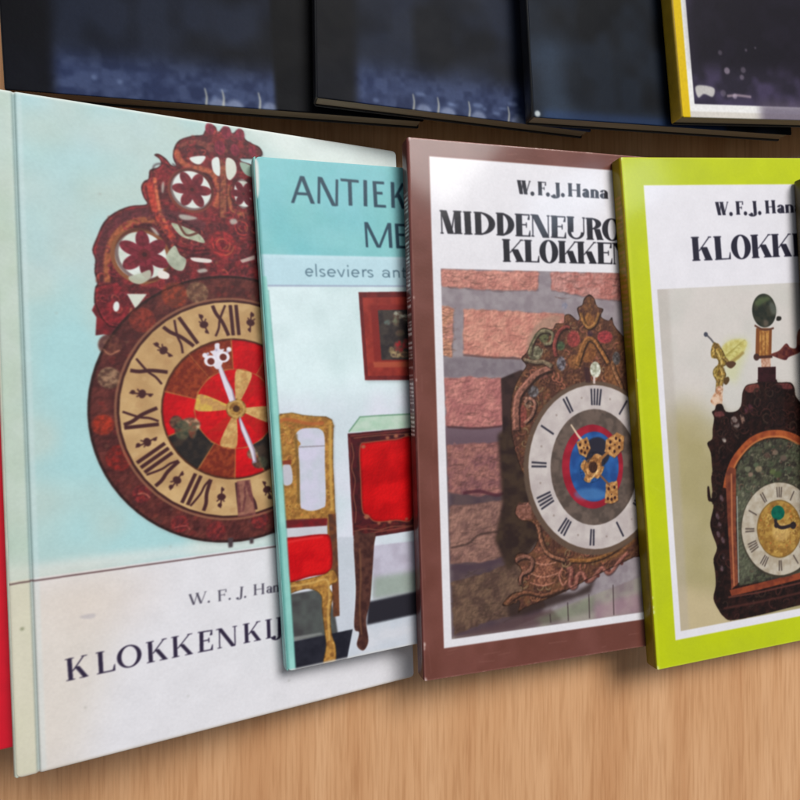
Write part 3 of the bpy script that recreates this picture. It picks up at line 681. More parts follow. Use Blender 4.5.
def art_brick_wall_book():
    P = Print(150, 204.9, (122, 70, 62), seed=8)
    W, H = P.w, P.h
    P.rect(0, 0, W, H, (117, 70, 62), col2=(106, 61, 52), mm=10)
    P.rect(8.1, 6.6, 142, 193.4, (224, 221, 226))
    ink = (28, 26, 34)
    for ch, b in zip('W.F.J.Hana', [[(44.3, 18.7), (49.9, 18.7)], [(49.9, 18.7), (51.7, 18.7)], [(53.2, 18.7), (57, 18.7)], [(56.8, 18.7), (58.5, 18.6)], [(59.2, 18.7), (63.2, 18.6)], [(63.4, 18.5), (65.2, 18.5)], [(66.6, 18.5), (72.5, 18.5)], [(73.2, 18.5), (76.2, 18.5)], [(76.9, 18.5), (80.8, 18.5)], [(81.3, 18.5), (85, 18.5)]]):
        letter(P, ch, b, 5.3, ink, FAT)
    for ch, b in zip('MIDDENEUROP', [[(11.7, 35.6), (20.6, 35.5)], [(21.1, 35.6), (25, 35.5)], [(25.6, 35.5), (34.4, 35.4)], [(34.8, 35.4), (42.5, 35.4)], [(42.9, 35.4), (49.4, 35.4)], [(49.8, 35.3), (58, 35.4)], [(58.4, 35.4), (65.2, 35.5)], [(65.6, 35.4), (74, 35.5)], [(74.5, 35.6), (82.2, 35.5)], [(81.9, 35.5), (91.1, 35.5)], [(91.1, 35.5), (99.8, 35.4)]]):
        letter(P, ch, b, 8.8, ink, BODONI)
    for ch, b in zip('KLOKKEN', [[(37.2, 45.6), (46.3, 45.5)], [(46.5, 45.5), (53, 45.5)], [(53.2, 45.5), (61.5, 45.4)], [(61.5, 45.4), (70.1, 45.4)], [(70.1, 45.4), (79, 45.3)], [(79.3, 45.3), (86.3, 45.3)], [(86.6, 45.3), (96.6, 45.3)]]):
        letter(P, ch, b, 8.8, ink, BODONI)
    # colour photograph
    x0, y0, x1, y1 = 11.4, 48.9, 139, 190.3
    P.window = (x0, y0, x1, y1)
    P.rect(x0, y0, x1, y1, (152, 142, 146), col2=(136, 124, 130), mm=3)
    hi, lo = (194, 132, 120), (168, 106, 98)
    rows = [([(11.3, 49.2), (29.5, 49.2), (52.7, 49.1), (51.9, 56.3), (36.2, 57), (13.5, 55.7), (11.3, 55.3)], (202, 140, 126), (178, 116, 106)), ([(57.8, 49.2), (93.6, 48.9), (93.2, 60.5), (77.7, 59.5), (57.8, 56.2)], (190, 136, 128), lo),
            ([(11, 63), (15.9, 64), (14.9, 82.5), (10.9, 81.8)], (206, 146, 118), hi), ([(20.2, 64.2), (40.7, 64.9), (63.6, 65.9), (61.9, 81.8), (43.6, 83.3), (28.5, 82.7), (19.4, 81.3)], (206, 146, 128), (180, 118, 106)),
            ([(11.5, 90.8), (22.5, 90.2), (35.4, 91.2), (35.3, 109.5), (27.6, 110.4), (11.8, 108.9)], (190, 126, 118), (160, 100, 98)),
            ([(11.8, 115.8), (36.7, 116.2), (36.6, 136.5), (24.5, 136.5), (11.9, 134.1)], (158, 106, 98), (120, 78, 80)),
            ([(12, 139.2), (24.4, 139.2), (37.2, 138.7), (43.6, 159.7), (25.9, 162.2), (11.7, 161.2)], (150, 110, 98), (114, 82, 76)),
            ([(11.9, 168.8), (25.8, 166.5), (41.1, 162.7), (51.3, 182.4), (25.2, 185.7), (12.4, 188.7)], (112, 86, 70), (84, 62, 54))]
    P.poly([(11.5, 112.4), (39.1, 113.8), (51.1, 189), (11.4, 190.3)], (88, 70, 72), blur=1.2, col2=(74, 58, 66), mm=4)
    P.poly([(10.9, 108.8), (36.3, 109.5), (36, 119.2), (11, 117.8)], (104, 82, 92), blur=.8, al=.9)
    P.poly([(11.1, 82.5), (44.8, 83.4), (43.4, 90.7), (11.1, 90.4)], (126, 116, 122), blur=.6, al=.8, col2=(112, 100, 108), mm=2)
    for i, (pts, c, c2) in enumerate(rows):
        P.poly(jag([(x + .25, y + .45) for x, y in pts], .35, 1.6, i), (84, 66, 70), al=.5, blur=.3)
        P.poly(curve(jag(pts, .32, 1.8, i), n=2), tuple(v * .97 for v in c), col2=c2, mm=3.0, gain=2.6, blur=.15)
        P.speckle([pts], [tuple(v * .72 for v in c), tuple(min(v * 1.1, 255) for v in c), c2], 110, .4, 1.3, int(sum(pts[0]) * 10), .5)
    for pts, c, c2 in rows: P.relief([pts], .10, 1.0, .15, .5)
    rn = random.Random(4)
    for pts, c, c2 in rows:
        xs = [p[0] for p in pts]; ys = [p[1] for p in pts]
        for i in range(34):
            x = rn.uniform(min(xs) + 1, max(xs) - 5); y = rn.uniform(min(ys) + 1, max(ys) - 1); L = rn.uniform(2, 6)
            P.line([(x, y), (x + L * .4, y + rn.uniform(-.8, .8)), (x + L, y + rn.uniform(-1.2, .8))], .35, tuple(v * .5 for v in c), w1=.1, al=.55, smooth=True)
    P.line([(12, 109.1), (23, 110.2), (34.8, 109.9)], .7, (70, 40, 44), smooth=True, al=.8, blur=.1)
    P.line([(19.4, 81.9), (30.8, 82.9), (43.6, 83.6)], .6, (96, 62, 58), smooth=True, al=.8, blur=.1)
    P.line([(17.7, 134.9), (24.5, 134.6), (31.4, 136.6), (34.9, 136)], 1.3, (72, 34, 44), smooth=True, al=.8, blur=.2)
    P.line([(12.1, 155.4), (19.3, 154.4), (24, 151.4), (32.1, 151)], .7, (60, 44, 40), smooth=True, al=.8, blur=.1)
    P.line([(11.9, 162.9), (23.6, 163.7), (40, 160.6)], 2.0, (74, 56, 66), smooth=True, al=.7, blur=.4)
    # sloping board the clock stands over
    P.poly([(36.7, 189.4), (51.2, 185.5), (94.9, 175.5), (114, 171.2), (113.3, 195.8), (11.4, 191.3), (11.9, 189.5)], (152, 144, 136), col2=(128, 112, 116), mm=5, blur=.2)
    P.poly([(11.9, 189.5), (36.8, 186.1), (53.7, 183.8), (58.5, 188.8), (36.7, 190.4), (12.5, 191.1)], (86, 64, 66), al=.8, blur=.8)
    P.poly([(46.3, 187.3), (61.1, 183.6), (73.8, 180.6), (72.4, 187.2), (51.1, 189.5)], (112, 124, 96), al=.5, blur=1)
    P.poly([(73.7, 185.1), (94.7, 181.9), (95.7, 190.1), (73.5, 190.8)], (166, 128, 142), al=.5, blur=1)
    for xa, ya, yb in ((436,668,700), (500,626,694), (577,596,684), (665,562,672)):
        P.line([on_sheet_5((xa, ya)), on_sheet_5((xa + 3, yb))], .4, (58, 44, 46), al=.9)
    # the clock's black case at the side and its shadow
    P.poly([(34.9, 91.2), (43.5, 88.1), (54.2, 90.5), (52.6, 143.2), (37, 141.9), (35, 124.5)], (44, 30, 30), col2=(60, 42, 40), mm=3, blur=.15)
    P.poly([(32.8, 113.2), (40.4, 107.7), (50.3, 138), (49.7, 155.9), (41.9, 163.1), (35.3, 166.3), (30.4, 154.1), (34, 139.7)], (46, 32, 30), col2=(64, 48, 38), mm=3, blur=.7)
    P.poly([(33.9, 178), (41.4, 176.9), (64.7, 178.6), (74, 174.5), (71.6, 179.4), (42.3, 184.9), (35.8, 185.1)], (50, 36, 34), al=.85, blur=.8)
    # carved case
    body = [(38.5, 111.6), (38.8, 101.3), (40.4, 95.1), (43.4, 89.7), (45.9, 86.4), (43.8, 83.6), (46.1, 81.3), (48.4, 77.3), (51.1, 73.1), (54.1, 71.4), (57.9, 72.1), (59.6, 69.7), (63.1, 69.6), (63.6, 66.5), (66.2, 66.1), (69.1, 68.4), (70.3, 67.5), (69.3, 63.6), (71.7, 62.2), (72.6, 59.7), (75.1, 57.9), (77.4, 59.6), (78.6, 62.8), (81.5, 63.9), (80.1, 66.8), (83.7, 68.6), (85.4, 67.1), (86.3, 70.4), (90.1, 74.7), (95, 80.6), (97.3, 114.2)]
    body += [(103.1, 162.9), (92.7, 166.9), (74.1, 172.7), (59.1, 177.9), (42.4, 182.1), (39.3, 183.8), (40.1, 178.9), (35.9, 180.4), (32.6, 179.6), (37.2, 175.6), (41.7, 175.1), (39.5, 170.7), (41.3, 167), (38.4, 163.3), (39.4, 160.4), (42.2, 160.1), (45.4, 160.4), (48.9, 154.8), (46.9, 148.9), (41.7, 147.4), (39.2, 144.3), (40.6, 140.8), (44.8, 140.4), (45.4, 132.7), (42.4, 127.5), (40, 119.5)]
    body = curve(body, n=3)
    P.poly(body, (104, 68, 48), col2=(76, 48, 40), mm=2.4, gain=3)
    P.speckle([body], [(140, 94, 66), (66, 44, 38), (126, 66, 56), (98, 84, 58), (158, 112, 84)], 1500, .25, .9, 21, .55)
    P.poly([(48.4, 77.3), (51.1, 73.1), (54.1, 71.4), (57.9, 72.1), (59.6, 69.7), (63.2, 66.8), (59.7, 66.2), (54.2, 67.6), (50.3, 70.4), (47, 75.9), (46.1, 80.7)], (150, 122, 106), blur=.5, al=.7)
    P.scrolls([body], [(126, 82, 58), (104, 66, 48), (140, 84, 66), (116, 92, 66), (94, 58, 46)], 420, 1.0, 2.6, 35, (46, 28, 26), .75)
    for q, rx, ry, c, c2 in (((420,280), 3.2, 3.6, (158, 66, 64), (118, 52, 50)), ((600,268), 3.8, 2.8, (170, 62, 66), (120, 48, 52)), ((500,350), 4.6, 5.0, (134, 86, 50), (108, 66, 42)), ((430,410), 3.6, 3.2, (138, 92, 56), (112, 70, 46)),
                             ((250,260), 2.6, 3.2, (96, 96, 66), (66, 62, 48)), ((345,318), 2.2, 2.0, (78, 96, 66), (60, 66, 52)), ((222,350), 1.9, 1.5, (34, 24, 24), (44, 32, 30)), ((200,360), 3.4, 3.2, (114, 110, 88), (82, 76, 60)), ((510,110), 3.2, 5.2, (112, 74, 48), (80, 52, 42)),
                             ((510,175), 2.6, 3.2, (146, 98, 52), (116, 74, 46)), ((350,420), 2.2, 3.2, (120, 116, 124), (62, 54, 58)), ((190,580), 2.6, 2.6, (112, 108, 112), (66, 58, 58)), ((235,480), 3.0, 2.2, (140, 88, 76), (96, 60, 52)),
                             ((125,720), 2.4, 5.0, (136, 70, 62), (100, 54, 48)), ((160,640), 1.6, 2.6, (170, 150, 128), (104, 70, 56)), ((640,480), 4, 6, (128, 84, 52), (100, 62, 42)), ((370,90), 1.4, 1.6, (124, 124, 140), (150, 140, 150)), ((665,390), 2, 3, (92, 88, 88), (56, 50, 50)),
                             ((515,250), 1.4, 1.6, (60, 40, 50), (80, 52, 52))):
        c0 = on_sheet_6(q)
        P.disc(c0, rx * .92, c, ry=ry * .92, col2=c2, mm=.8, gain=3, blur=.15, al=.95)
    P.fill([ribbon(oval(*(51.08, 80.79), 2.4, 1.8, -25, 14, 0, 300), .5)], (150, 140, 116), al=.8)
    P.poly([(39.2, 144.3), (40.6, 140.8), (44.8, 140.4), (46.4, 142.2), (46.5, 147.1), (41.7, 147.4)], (112, 72, 60), col2=(142, 96, 84), mm=1)
    for i, (q, r) in enumerate((((175,560), 4.0), ((180,600), 5.0), ((170,640), 4.4), ((160,520), 2.6), ((100,590), 2.0), ((230,610), 2.4))):
        P.disc(on_sheet_7(q), r * .9, (148, 96, 74), ry=r * .5, col2=(98, 60, 48), mm=.7, gain=3, blur=.1)
    P.line([(45.1, 163.9), (51.1, 165.8), (56.6, 165.4)], .5, (186, 130, 110), smooth=True, al=.8)
    P.line([(44.4, 168.3), (50.4, 170.7), (57.3, 169.9)], .5, (186, 130, 110), smooth=True, al=.8)
    P.line([(44.8, 172.3), (50.3, 174.1), (55.8, 173.3)], .5, (176, 116, 98), smooth=True, al=.8)
    P.line([(59.4, 167.9), (57.7, 170.7), (59.2, 174.9), (61, 173.1)], .7, (170, 112, 96), smooth=True, al=.8)
    scroll = [(61.6, 169.1), (63.3, 168.8), (62.5, 175.3), (64.8, 176), (66.1, 171.6), (68.4, 171), (70, 174.1), (71.9, 174.3), (73.8, 173), (75.5, 171.1), (77.7, 169.8), (79.9, 172.3), (82.3, 171.3), (84.5, 168.9), (87.2, 166.4), (89.9, 164.8)]
    P.line([(x + .3, y + .35) for x, y in scroll], 2.2, (44, 26, 26), w1=1.4, al=.7, blur=.2, smooth=True); P.line(scroll, 1.9, (150, 92, 80), w1=1.3, al=.9, blur=.1, smooth=True, col2=(118, 70, 60), mm=.9); P.line([(x - .3, y - .3) for x, y in scroll], .4, (196, 136, 118), al=.6, blur=.1, smooth=True)
    for q in ((290,640), (345,642), (392,622), (436,600), (486,572)):
        P.disc(on_sheet_7(q), .8, (84, 44, 40), al=.9)
    P.line([(65.1, 165.4), (76.6, 166.6), (86.1, 163.4), (93.4, 158.9)], 2.4, (146, 98, 52), smooth=True, al=.5, blur=.6)
    for pts, w_, c in (([(40.7, 111.7), (40.7, 104.1), (42.1, 97.9), (45.7, 93.9), (50.7, 89.4), (57.2, 87.2)], 3.0, (142, 94, 80)), ([(57.2, 86.9), (53.6, 85), (49.8, 85.1), (45.2, 83.9)], 1.8, (122, 104, 84)),
                       ([(47.6, 82.1), (48.5, 78), (51.3, 73.8), (55, 72.6), (57.9, 73.9), (57, 77.4), (53.9, 78)], 1.6, (118, 108, 84)), ([(59.2, 83), (58.5, 78.8), (60.2, 73.9), (63.5, 71.1), (65.8, 71.4)], 1.6, (132, 66, 60)),
                       ([(68.5, 86.6), (71.2, 79.6), (73.7, 76), (76.9, 76.8), (80, 81.1), (83.1, 86.2)], 2.2, (140, 92, 54)), ([(70.8, 65.4), (72.3, 69.6), (74.6, 71.4), (77.5, 69.6), (79.3, 65.4)], 1.4, (150, 104, 60)),
                       ([(44.7, 100.8), (47, 99.4), (49.3, 101.6), (47.6, 106.4), (44.4, 109.1)], 1.4, (150, 104, 88)), ([(84.8, 86.2), (86.3, 90.6), (88.6, 95), (89.4, 99.3)], 1.8, (132, 90, 62)),
                       ([(48.8, 149.8), (50.8, 158), (54, 162.3), (60.6, 165)], 1.8, (132, 88, 68)), ([(39.1, 162.8), (43, 161.7), (46.2, 163.5), (45, 167.4), (41.2, 168.9), (40.5, 172.8)], 1.5, (126, 84, 70)), ([(34.9, 179.1), (39.3, 176.6), (43.6, 176.1), (51.2, 178), (60.2, 176)], 1.4, (112, 72, 54)),
                       ([(62.8, 165.2), (72, 166.1), (81.4, 164), (91, 158.6)], 1.6, (136, 90, 52))):
        pts = curve(pts, closed=False)
        P.fill([ribbon([(x + .35, y + .4) for x, y in pts], w_ * 1.2)], (36, 24, 22), al=.8, blur=.2)
        P.fill([ribbon(pts, w_, w_ * .7)], c, col2=tuple(v * .7 for v in c), mm=1.0)
        P.fill([ribbon([(x - w_ * .22, y - w_ * .2) for x, y in pts], w_ * .22)], tuple(min(255, v * 1.4) for v in c), al=.7, blur=.08)
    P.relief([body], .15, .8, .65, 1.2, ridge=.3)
    # dial, seen a little from the side on the printed photograph
    P.poly([(108.3, 130.8), (107.8, 135.5), (106.8, 140.2), (105.2, 144.6), (103.1, 148.8), (100.5, 152.6), (97.4, 155.9), (94, 158.7), (90.3, 161), (86.3, 162.7), (82.1, 163.8), (77.9, 164.3), (73.6, 164.2), (69.5, 163.5), (65.4, 162.2), (61.5, 160.4), (57.9, 158), (54.6, 155.1), (51.6, 151.9), (49.1, 148.2), (47, 144.3), (45.4, 140.1), (44.2, 135.8), (43.6, 131.3), (43.5, 126.8), (43.9, 122.3), (44.8, 118), (46.2, 113.8), (48.1, 109.8), (50.4, 106.1), (53.2, 102.8), (56.3, 99.9), (59.8, 97.5), (63.6, 95.6), (67.6, 94.2), (71.7, 93.4), (75.9, 93.2), (80.1, 93.6), (84.3, 94.6), (88.4, 96.2), (92.2, 98.4), (95.8, 101.2), (99.1, 104.4), (101.9, 108.1), (104.2, 112.2), (106.1, 116.6), (107.4, 121.2), (108.2, 126)], (96, 78, 66), al=.9, blur=.2)
    P.poly([(106.3, 130.2), (105.9, 134.7), (105, 139.1), (103.5, 143.3), (101.5, 147.2), (99, 150.7), (96.2, 153.9), (93, 156.6), (89.5, 158.7), (85.8, 160.3), (81.9, 161.4), (77.9, 161.9), (74, 161.8), (70, 161.1), (66.2, 159.9), (62.6, 158.2), (59.2, 156), (56.1, 153.3), (53.3, 150.2), (50.9, 146.8), (49, 143.1), (47.4, 139.1), (46.3, 135), (45.8, 130.8), (45.6, 126.5), (46, 122.3), (46.9, 118.2), (48.2, 114.2), (50, 110.5), (52.2, 107), (54.8, 103.9), (57.7, 101.2), (61, 98.9), (64.5, 97.1), (68.3, 95.8), (72.1, 95), (76.1, 94.8), (80, 95.2), (84, 96.2), (87.8, 97.7), (91.4, 99.8), (94.7, 102.4), (97.7, 105.4), (100.4, 108.9), (102.6, 112.8), (104.3, 116.9), (105.5, 121.2), (106.2, 125.7)], (200, 190, 186), col2=(184, 172, 170), mm=4)
    P.poly([(95.6, 129.6), (95.3, 132.7), (94.7, 135.8), (93.7, 138.7), (92.4, 141.5), (90.8, 144), (88.9, 146.2), (86.8, 148.1), (84.5, 149.7), (82.1, 150.8), (79.5, 151.6), (76.9, 152), (74.3, 152), (71.7, 151.6), (69.1, 150.8), (66.7, 149.6), (64.4, 148), (62.3, 146.1), (60.5, 144), (58.9, 141.5), (57.5, 138.9), (56.5, 136.1), (55.8, 133.2), (55.4, 130.2), (55.3, 127.1), (55.6, 124.1), (56.2, 121.2), (57.1, 118.3), (58.3, 115.6), (59.8, 113.2), (61.5, 111), (63.5, 109), (65.7, 107.4), (68.1, 106.2), (70.6, 105.3), (73.1, 104.8), (75.8, 104.6), (78.4, 104.9), (81, 105.6), (83.5, 106.7), (85.8, 108.2), (88, 110), (90, 112.2), (91.7, 114.6), (93.2, 117.3), (94.3, 120.2), (95.1, 123.3), (95.5, 126.4)], (82, 70, 64), col2=(104, 88, 80), mm=2.5, gain=3)
    for hnum, nb in enumerate((4, 1, 2, 3, 3, 1, 2, 3, 4, 2, 1, 2)):
        a = math.radians(30 * hnum + 2)
        for j in range(nb):
            aa = a + (j - (nb - 1) / 2) * .052
            pr = [on_sheet_8((594 + 47.5 * math.sin(aa), 467 - 62 * math.cos(aa))), on_sheet_8((594 + 62.5 * math.sin(aa), 467 - 78.5 * math.cos(aa)))]
            P.line(pr, .8, (48, 46, 58), al=.95)
        am = a + math.radians(15)
        P.disc(on_sheet_8((594 + 55 * math.sin(am), 467 - 71 * math.cos(am))), .45, (150, 134, 128), al=.8)
    P.poly([(88.6, 128.9), (88.4, 131.2), (88, 133.4), (87.3, 135.5), (86.4, 137.5), (85.3, 139.3), (84, 140.9), (82.6, 142.3), (81, 143.4), (79.2, 144.3), (77.5, 144.9), (75.6, 145.2), (73.8, 145.2), (72, 144.9), (70.2, 144.3), (68.5, 143.5), (66.9, 142.4), (65.4, 141), (64.1, 139.5), (63, 137.7), (62, 135.8), (61.3, 133.8), (60.8, 131.6), (60.5, 129.4), (60.4, 127.2), (60.6, 125), (61, 122.9), (61.7, 120.8), (62.6, 118.9), (63.6, 117.1), (64.8, 115.5), (66.3, 114.1), (67.8, 112.9), (69.5, 112), (71.2, 111.4), (73, 111), (74.9, 110.9), (76.7, 111.2), (78.5, 111.7), (80.3, 112.5), (81.9, 113.6), (83.4, 114.9), (84.8, 116.4), (86, 118.2), (87, 120.1), (87.8, 122.2), (88.3, 124.4), (88.6, 126.7)], (160, 34, 52), col2=(140, 28, 44), mm=3)
    P.poly([(86.5, 128.8), (86.4, 130.7), (86, 132.5), (85.4, 134.3), (84.7, 135.9), (83.8, 137.4), (82.8, 138.8), (81.6, 140), (80.3, 140.9), (79, 141.6), (77.5, 142.1), (76.1, 142.4), (74.6, 142.4), (73.1, 142.2), (71.7, 141.7), (70.3, 141), (69, 140.1), (67.8, 139), (66.8, 137.6), (65.8, 136.2), (65.1, 134.6), (64.5, 132.9), (64.1, 131.1), (63.9, 129.3), (63.8, 127.4), (64, 125.6), (64.3, 123.8), (64.8, 122.1), (65.5, 120.5), (66.4, 119), (67.4, 117.6), (68.5, 116.4), (69.8, 115.5), (71.1, 114.7), (72.5, 114.2), (74, 113.9), (75.5, 113.8), (77, 114), (78.4, 114.4), (79.8, 115.1), (81.1, 116), (82.3, 117.1), (83.4, 118.4), (84.4, 119.9), (85.2, 121.5), (85.8, 123.2), (86.2, 125), (86.5, 126.9)], (44, 92, 156), col2=(34, 70, 130), mm=3)
    P.poly([(81.4, 133.2), (81.3, 134.4), (81.1, 135.6), (80.7, 136.7), (80.2, 137.7), (79.7, 138.6), (79, 139.5), (78.2, 140.2), (77.4, 140.8), (76.5, 141.2), (75.6, 141.6), (74.6, 141.7), (73.7, 141.7), (72.7, 141.6), (71.8, 141.3), (70.9, 140.8), (70, 140.2), (69.2, 139.5), (68.6, 138.7), (68, 137.8), (67.4, 136.8), (67.1, 135.7), (66.8, 134.6), (66.6, 133.4), (66.6, 132.3), (66.7, 131.1), (66.9, 130), (67.3, 128.9), (67.7, 127.9), (68.3, 126.9), (69, 126.1), (69.7, 125.4), (70.5, 124.8), (71.4, 124.3), (72.3, 124), (73.3, 123.8), (74.2, 123.8), (75.2, 123.9), (76.2, 124.2), (77, 124.6), (77.9, 125.2), (78.7, 125.9), (79.4, 126.7), (80, 127.6), (80.5, 128.7), (80.9, 129.7), (81.2, 130.9), (81.4, 132)], (30, 66, 120), al=.6, blur=.6)
    P.poly([(82.7, 122.6), (82.6, 123.4), (82.4, 124.2), (82.1, 124.9), (81.8, 125.6), (81.3, 126.3), (80.8, 126.9), (80.1, 127.4), (79.5, 127.8), (78.7, 128.1), (78, 128.3), (77.2, 128.4), (76.4, 128.4), (75.6, 128.3), (74.9, 128.1), (74.1, 127.8), (73.4, 127.4), (72.8, 126.9), (72.2, 126.4), (71.7, 125.7), (71.3, 125), (71, 124.3), (70.8, 123.5), (70.6, 122.7), (70.6, 122), (70.7, 121.2), (70.9, 120.4), (71.1, 119.6), (71.5, 118.9), (72, 118.3), (72.5, 117.7), (73.1, 117.2), (73.8, 116.8), (74.5, 116.5), (75.2, 116.3), (76, 116.2), (76.8, 116.1), (77.6, 116.2), (78.4, 116.4), (79.1, 116.7), (79.8, 117.1), (80.4, 117.6), (81, 118.2), (81.5, 118.8), (82, 119.5), (82.3, 120.2), (82.5, 121), (82.6, 121.8)], (42, 40, 52), blur=.3)
    P.poly([(80.3, 139.8), (80.2, 140.1), (80, 140.4), (79.7, 140.6), (79.2, 140.9), (78.7, 141.1), (78, 141.3), (77.3, 141.5), (76.5, 141.6), (75.6, 141.7), (74.7, 141.7), (73.7, 141.7), (72.8, 141.6), (71.8, 141.6), (70.8, 141.4), (69.9, 141.3), (69.1, 141), (68.3, 140.8), (67.6, 140.6), (67, 140.3), (66.4, 140), (66, 139.6), (65.7, 139.3), (65.6, 139), (65.5, 138.7), (65.6, 138.4), (65.8, 138.1), (66.1, 137.8), (66.5, 137.5), (67.1, 137.3), (67.7, 137.1), (68.4, 137), (69.2, 136.8), (70.1, 136.8), (71, 136.7), (71.9, 136.7), (72.9, 136.8), (73.9, 136.8), (74.8, 137), (75.7, 137.2), (76.6, 137.4), (77.4, 137.6), (78.1, 137.8), (78.8, 138.1), (79.3, 138.4), (79.7, 138.8), (80, 139.1), (80.2, 139.4)], (90, 140, 190), al=.5, blur=.5)
    au, au2 = (202, 150, 92), (152, 102, 58)
    P.line([(65, 110.5), (67.9, 114.9), (70.7, 118.3)], .6, (214, 190, 164), w1=1.2)
    for pts in ([(67.3, 117.7), (72.2, 115.9), (73.6, 120.5), (71.4, 124.2), (68.3, 122.6)], [(81, 117.4), (86.2, 114.7), (89.5, 116.5), (88.9, 121.9), (84.5, 125), (80.1, 122.3)], [(80.4, 135.4), (85.6, 134.6), (85.8, 142.8), (82.7, 144), (79.4, 143.2)]):
        P.poly([(x + .2, y + .25) for x, y in pts], (60, 40, 36), al=.7, blur=.15)
        P.poly(jag(pts, .18, 1.2, 3), au, col2=au2, mm=1, gain=3)
        mx_ = sum(x for x, y in pts) / len(pts); my_ = sum(y for x, y in pts) / len(pts)
        for x, y in pts: P.disc((mx_ + (x - mx_) * .52, my_ + (y - my_) * .52), .55, (56, 30, 28), ry=.7)
        P.disc((mx_, my_), .35, (56, 30, 28))
    P.blob([(68.8, 127.7), (70.7, 125), (72.3, 126.3), (75.6, 123), (78.9, 124.2), (78.3, 127.7), (79.7, 128.8), (77, 133), (74.4, 132.4), (72.7, 134.5), (70.2, 133.3), (70.8, 130.9)], au, col2=au2, mm=1.2, gain=3)
    P.disc((74.56, 128.29), 2.0, (62, 38, 30), ry=2.4); P.ring((74.55, 128.5), 4.2, 3.5, (120, 78, 44), al=.6); P.line([(72.1, 126.3), (76.7, 125.6)], .5, (120, 76, 44)); P.line([(76.8, 129.7), (73.7, 133.1)], .6, (236, 200, 140), al=.8); P.relief([curve([(68.4, 126.7), (71, 123.4), (75.7, 122.2), (79.4, 123.6), (79.9, 128.3), (77.2, 133.4), (73.2, 134.7), (70.2, 133.7), (68.7, 130.4)])], .2, .6, .5, .6)
    P.line([(77.7, 125.6), (81.5, 122.7)], 1.2, au2); P.line([(77.7, 131.8), (82.2, 136.4)], .9, (120, 80, 60))
    P.disc((76.92, 88.58), 2.5, (222, 222, 208), ry=3.3, col2=(150, 150, 128), mm=1)
    P.line([(76.3, 91.1), (76.2, 94.3)], 1.0, (206, 186, 180))
    P.poly([(71.7, 87.4), (74.1, 87.5), (74.7, 93.9), (72.3, 93.8)], (58, 36, 40), al=.8, blur=.2)
    P.window = None
    # rubbed edges, and a highlight painted along the foot
    rn = random.Random(2)
    P.rect(-1, -1, W + 1, .45, (176, 136, 128), al=.7, blur=.1)
    for i in range(70):
        x = rn.uniform(0, W); P.disc((x, .2), rn.uniform(.15, .55), (206, 178, 168), ry=.25, al=rn.uniform(.2, .8))
        P.disc((rn.uniform(0, W), H - .2), rn.uniform(.15, .7), (198, 158, 146), ry=.22, al=rn.uniform(.2, .7))
    P.rect(-1, H - .4, W + 1, H + 1, (176, 126, 112), al=.55, blur=.1)
    for x, y, r in ((.3, H - 14, .55), (.2, H - 12.5, .4), (0, 0, .9), (0, H, 1.0), (.3, 60, .3), (.2, 91, .35)): P.disc((x, y), r, (222, 206, 200), al=.8, blur=.1, ry=r * 1.6)
    for i in range(16):
        x, y, a = rn.uniform(0, 90), rn.choice((rn.uniform(0, 6), rn.uniform(H - 11, H))), rn.uniform(-.5, .5)
        P.line([(x, y), (x + rn.uniform(2, 9), y + a)], .18, (168, 120, 110), al=rn.uniform(.15, .45))
    for i in range(14):
        x, y = rn.uniform(.5, 7.5), rn.uniform(5, H - 5)
        P.line([(x, y), (x + rn.uniform(-1, 1), y + rn.uniform(3, 12))], .16, (158, 110, 104), al=rn.uniform(.15, .4))
    P.rect(-1, 0, .35, H, (156, 108, 104), al=.55, blur=.1)
    P.grain(.05, .5); P.grain(.03, 5.0, 4)
    return P

